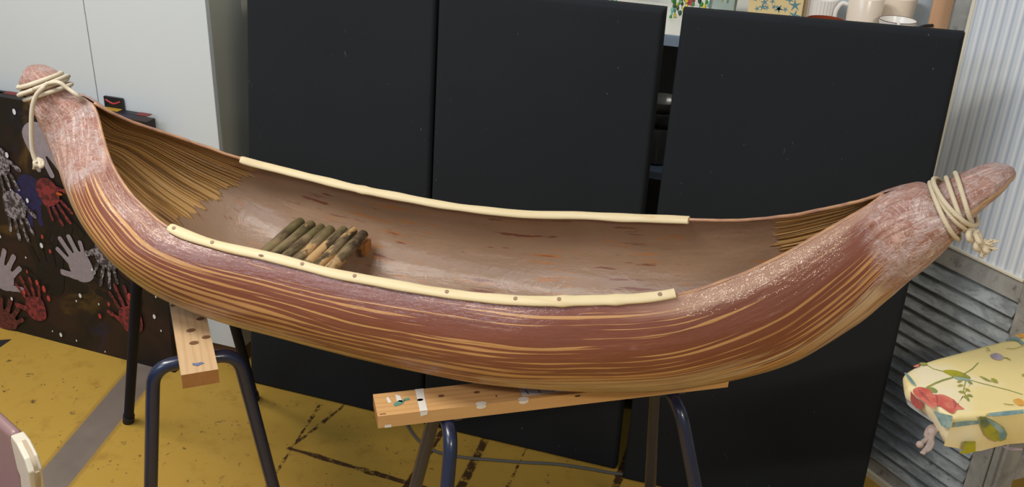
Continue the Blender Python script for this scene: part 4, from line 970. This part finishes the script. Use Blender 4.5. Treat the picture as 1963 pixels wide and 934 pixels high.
def stroke(pts, w_, mi):
    L1 = []; R1 = []
    for i in range(len(pts)):
        a = pts[max(0, i-1)]; b2 = pts[min(len(pts)-1, i+1)]; dx, dy = b2[0]-a[0], b2[1]-a[1]; q = math.hypot(dx, dy); nx_, ny_ = -dy/q, dx/q
        ww = w_[i] if isinstance(w_, list) else w_
        L1.append((pts[i][0]+nx_*ww, pts[i][1]+ny_*ww)); R1.append((pts[i][0]-nx_*ww, pts[i][1]-ny_*ww))
    k = len(pts)
    global IL; IL += 1; off = 0.0006+0.00005*IL
    for i in range(k-1): mb.poly([onz(x, y, IZ)+Vector((0, 0, off)) for x, y in zoom2([L1[i], L1[i+1], R1[i+1], R1[i]])], mi)
stroke([(400, 190), (440, 215), (500, 230), (560, 262), (640, 275), (720, 300), (820, 325), (900, 345), (985, 372)], 2.0, 3)
stroke([(715, 178), (680, 215), (640, 240), (590, 265)], 3.0, 3); stroke([(400, 330), (450, 305), (500, 285), (560, 268)], 5.0, 3)
topd(zoom2([(497, 230), (550, 222), (610, 235), (670, 270), (620, 284), (560, 262)]), 4); topd(zoom2([(560, 266), (620, 270), (680, 288), (600, 285)]), 2)
stroke([(640, 290), (630, 320), (625, 350), (640, 385)], 2.5, 3)
for x, y, a in ((602, 292, 160), (605, 318, 170), (665, 300, 30), (612, 358, 190), (650, 345, 30), (640, 385, 160), (665, 380, 20), (650, 400, 60)):
    a = R(a); topd(zoom2([(x-18*math.cos(a), y-18*math.sin(a)), (x+8*math.sin(a), y-8*math.cos(a)), (x+18*math.cos(a), y+18*math.sin(a)), (x-8*math.sin(a), y+8*math.cos(a))]), 3)
topd(zoom2([(385, 335), (435, 330), (465, 350), (450, 365), (400, 345)]), 3)
topd(zoom2([(318, 345), (360, 328), (420, 345), (440, 372), (500, 375), (555, 400), (600, 440), (628, 463), (585, 466), (560, 490), (520, 470), (470, 440), (430, 455), (380, 415), (330, 380)]), 1)
topd(zoom2([(455, 372), (470, 400), (466, 440), (458, 400)]), 7); topd(zoom2([(560, 402), (585, 430), (572, 462), (562, 430)]), 7); topd(zoom2([(345, 345), (390, 372), (420, 420), (385, 395)]), 7)
topd(zoom2([(790, 132), (820, 122), (850, 130), (870, 150), (850, 165), (815, 160), (795, 148)]), 5); stroke([(868, 150), (890, 152), (912, 165)], 3, 3)
topd(zoom2([(720, 262), (755, 272), (795, 295), (765, 290)]), 3); topd(zoom2([(795, 275), (825, 285), (830, 305), (800, 295)]), 3)
topd(zoom2([(355, 185), (375, 180), (402, 184), (395, 196), (370, 196)]), 3); topd(zoom2([(320, 203), (345, 192), (358, 192), (345, 206), (325, 208)]), 1)
topd(zoom2([(930, 410), (960, 400), (990, 415), (990, 440), (955, 440), (938, 425)]), 6); topd(zoom2([(940, 14), (975, 4), (993, 6), (990, 28), (960, 26)]), 6)
stroke([(870, 432), (900, 436), (930, 438)], 2, 3); stroke([(880, 42), (920, 38), (960, 42), (990, 70)], [3, 8, 10, 9], 2); stroke([(886, 95), (930, 98), (990, 80)], 1.5, 3)
topd(zoom2([(265, 245), (285, 252), (330, 310), (325, 322), (300, 300), (275, 265)]), 2)
stroke([(780, 500), (850, 495), (920, 488), (990, 480)], [10, 14, 14, 12], 2)
stroke([(760, 92), (780, 98), (788, 110), (765, 108)], 2, 3); topd(zoom2([(982, 255), (993, 250), (993, 268), (985, 266)]), 3)
# motifs on the hanging side: projected onto the side surface
side_p = outline[16]; sdir = (outline[20]-outline[16]).normalized() if n > 22 else ed
def sided(pl, mi, p0_, d0_):
    global IL; IL += 1
    nn = Vector((d0_.y, -d0_.x, 0)); 
    if nn.y > 0: nn = -nn
    pts = [onpl(x, y, p0_+nn*(0.0042+0.00005*IL), nn) for x, y in zoom2(pl)]; mb.poly([q for q in pts], mi)
pB = onz(1828, 797, IZ); dB = (onz(1963, 789, IZ)-pB).normalized()
sided([(722, 503), (760, 506), (820, 535), (870, 570), (893, 610), (885, 645), (850, 658), (800, 645), (760, 615), (738, 570)], 4, pB, dB)
sided([(760, 510), (830, 545), (880, 585), (888, 630), (850, 650), (842, 600), (800, 560)], 2, pB, dB)
sided([(575, 540), (640, 530), (720, 528), (722, 550), (640, 560), (570, 570)], 2, pB, dB)
sided([(858, 680), (900, 690), (990, 700), (985, 710), (920, 712), (880, 702)], 5, pB, dB)
sided([(630, 655), (700, 655), (700, 715), (660, 730), (600, 730), (625, 700)], 4, pB, dB)
pA = onz(1745, 745, IZ); dA = (onz(1828, 797, IZ)-pA).normalized()
sided([(305, 350), (330, 385), (380, 420), (375, 462), (340, 455), (312, 430), (302, 400)], 7, pA, dA)
sided([(440, 470), (470, 480), (560, 500), (556, 560), (530, 580), (490, 560)], 2, pA, dA)
cover = attach(irn, mb.build('cover', FM, angle=60)); cover['label'] = 'yellow cotton cover printed with flowers and leaves'
# board, legs beneath the cover
M_grey = plain('grey_enamel', srgb(170, 172, 172), 0.4, 0.05)
mb = MB(); und = [cen+(p-cen)*0.93+Vector((0, 0, -0.018)) for p in outline]; mb.add(und+[p+Vector((0, 0, -0.02)) for p in und], [tuple(range(n)), tuple(range(2*n-1, n-1, -1))]+[(i, i+n, (i+1) % n+n, (i+1) % n) for i in range(n)]); attach(irn, mb.build('board', M_grey, smooth=False))
mid1 = (nz_[-1]+fz_[-1])/2; ax_ = ctr_dir
for s_ in (-1, 1):
    sd = Vector((-ax_.y, ax_.x, 0))
    mb = MB(); mb.tube([mid1+ax_*0.62+sd*0.03*s_-Vector((0, 0, 0.05)), Vector((mid1.x, mid1.y, 0.012))+ax_*0.02+sd*0.14*s_+ax_*0.12], 0.011, 10); attach(irn, mb.build('leg', M_grey))
    mb = MB(); mb.tube([mid1+ax_*0.16+sd*0.05*s_-Vector((0, 0, 0.05)), Vector((mid1.x, mid1.y, 0.012))+ax_*0.66+sd*0.14*s_], 0.011, 10); attach(irn, mb.build('leg', M_grey))
# tie string hanging from the nose
M_tie = plain('dirty_white_tape', srgb(168, 150, 140), 0.8, 0.15, 60)
def tz(x, y, dz=-0.04): return onz(1650+x/3.176, 640+y/3.176, IZ-0.045)
mb = MB()
for pl, w_ in (([(500, 580), (455, 590), (420, 625), (385, 655), (350, 680)], .0042), ([(460, 545), (440, 590), (430, 640), (410, 690), (375, 730)], .0042), ([(440, 560), (415, 580), (400, 620), (425, 640), (440, 600), (462, 570)], .004), ([(420, 640), (435, 660), (420, 700), (395, 715)], .0034)):
    pts = [tz(x+random.uniform(-3, 3), y) for x, y in pl]; mb.tube(spline(pts, 5), w_, 7, flat=0.5)
mb.sphere(tz(430, 600), 0.008); mb.sphere(tz(360, 675), 0.006); attach(irn, mb.build('tie_string', M_tie, sharp=False))

# ------------------------------------------------------------------ chair at the lower left edge
M_mauve = plain('mauve_leatherette', srgb(142, 112, 110), 0.35, 0.06, 8, 0.05); M_iv = plain('ivory_plastic', srgb(214, 206, 186), 0.4, 0.03, 8)
M_ivd = plain('shaded_groove_plastic', srgb(178, 160, 132), 0.5, 0.05, 8)
CZ = 0.72
ch = empty('armchair', (-1.20, 0.80, 0), 'mauve padded chair with ivory plastic arm, corner showing at lower left', 'chair')
# local frame of the chair's side: plane facing the camera's right
q1 = onz(20, 835, CZ); q2 = onz(46, 826, CZ); q3 = onz(77, 880, CZ)
ahead = (q3-q2); ahead.z = 0; ahead.normalize(); across = Vector((-ahead.y, ahead.x, 0))
if across.x < 0: across = -across
OC = q2.copy(); OC.z = 0
Cp = lambda a, s, z: OC+ahead*a+across*s+Vector((0, 0, z))
A0_, B0_ = q1, q2; Vx = B0_-A0_; pn = across
def ap(x, y): return onpl(x, y, A0_, Vector((ahead.y, -ahead.x, 0)))
out2 = [(20, 835), (31, 850), (46, 880), (55, 908), (60, 945), (60, 1150), (41, 1150), (41, 945), (38, 912), (28, 888), (25, 940), (23, 1150), (9, 1150), (14, 934)]
V = [ap(x, y) for x, y in out2]; k = len(V); mb = MB()
mb.add(V+[p+Vx for p in V], [tuple(range(k)), tuple(range(2*k-1, k-1, -1))]+[(i, i+k, (i+1) % k+k, (i+1) % k) for i in range(k)])
ar = attach(ch, mb.build('arm', M_iv, smooth=False, bevel=0.003, seg=3))
gp = spline([ap(x, y)+Vx*0.55 for x, y in out2[1:6]], 6)
g = ribbon_src = None
def ribbon(path, wd, th, up):
    mb = MB(); kk = len(path); up = Vector(up)
    for i, p in enumerate(path):
        a = path[max(0, i-1)]; b2 = path[min(kk-1, i+1)]; T = (b2-a).normalized(); nn = T.cross(up).normalized()
        for x, y in ((-1, -1), (1, -1), (1, 1), (-1, 1)): mb.v.append(tuple(p+up*wd/2*x+nn*th/2*y))
    for i in range(kk-1):
        for j in range(4): mb.f.append((i*4+j, i*4+(j+1) % 4, (i+1)*4+(j+1) % 4, (i+1)*4+j)); mb.m.append(0)
    mb.f += [(3, 2, 1, 0), tuple((kk-1)*4+j for j in range(4))]; mb.m += [0, 0]; return mb
g = ribbon(gp, 0.006, 0.0022, Vx.normalized()).build('groove', M_ivd); g.parent = ar
bd_ = (onz(0, 785, CZ)-B0_); bd_.z = 0; bd_.normalize()
tk = Vector((Vx.x, Vx.y, 0))
def slab(a, tdir, length, z1, z0):
    c_ = [a, a+tdir, a+tdir+bd_*length, a+bd_*length]; mb = MB()
    mb.add([Vector((p.x, p.y, z0)) for p in c_]+[Vector((p.x, p.y, z1)) for p in c_], [(3, 2, 1, 0), (4, 5, 6, 7), (0, 1, 5, 4), (1, 2, 6, 5), (2, 3, 7, 6), (3, 0, 4, 7)]); return mb
attach(ch, slab(A0_+bd_*0.002, tk, 0.44, CZ+0.001, CZ-0.24).build('backrest', M_mauve, bevel=0.010, seg=4))
attach(ch, slab(A0_+bd_*0.002-tk.normalized()*0.40, tk.normalized()*0.40, 0.42, 0.46, 0.38).build('seat', M_mauve, bevel=0.025, seg=4))
for a_, s_ in ((0.03, 0.03), (0.39, 0.03), (0.03, 0.37), (0.39, 0.37)):
    q = A0_+bd_*a_-tk.normalized()*s_; mb = MB(); mb.tube([Vector((q.x, q.y, 0.385)), Vector((q.x, q.y, 0.003))], 0.012, 10); attach(ch, mb.build('leg', M_iv))

# ------------------------------------------------------------------ small things on the floor
b = MB(); pts = [onz(x, y, 0.0) for x, y in ((1195, 912), (1130, 902), (1070, 893), (1000, 889), (950, 885), (890, 880), (840, 870), (808, 852), (790, 832), (780, 815))]
pts = [Vector((p.x, p.y, 0.0046)) for p in pts]; e = pts[-1]; pts += [e+Vector((-0.01, 0.03, 0)), e+Vector((-0.015, 0.1, 0))]; pts = [pts[0]+Vector((.12, 0.05, 0))]+pts
b.tube(spline(pts, 6), 0.0042, 8); tag(b.build('cable', plain('grey_cable', srgb(92, 92, 88), 0.5)), 'grey electric cable lying on the yellow floor below the boards', 'cable')
b = MB(); a1, a2, a3, a4 = onz(20, 641, 0.02), onz(-5, 642, 0.035), onz(-60, 660, 0.05), onz(-5, 655, 0.03)
tip = Vector((a1.x, a1.y, 0)); d = (Vector((a3.x, a3.y, 0))-tip).normalized(); s = Vector((-d.y, d.x, 0))
V = [tip+Vector((0, 0, .002)), tip+d*0.05+s*0.014+Vector((0, 0, 0.0)), tip+d*0.05-s*0.014, tip+d*0.05+Vector((0, 0, 0.022)), tip+d*0.3+s*0.03, tip+d*0.3-s*0.03, tip+d*0.3+Vector((0, 0, 0.06))]
b.add(V, [(0, 1, 3), (0, 3, 2), (0, 2, 1), (1, 4, 6, 3), (3, 6, 5, 2), (1, 2, 5, 4), (4, 5, 6)]); tag(b.build('metal_foot', plain('dark_grey_metal', srgb(52, 54, 56), 0.4, 0.1), smooth=False), 'dark pointed metal foot on the yellow floor below the handprint canvas', 'furniture foot')
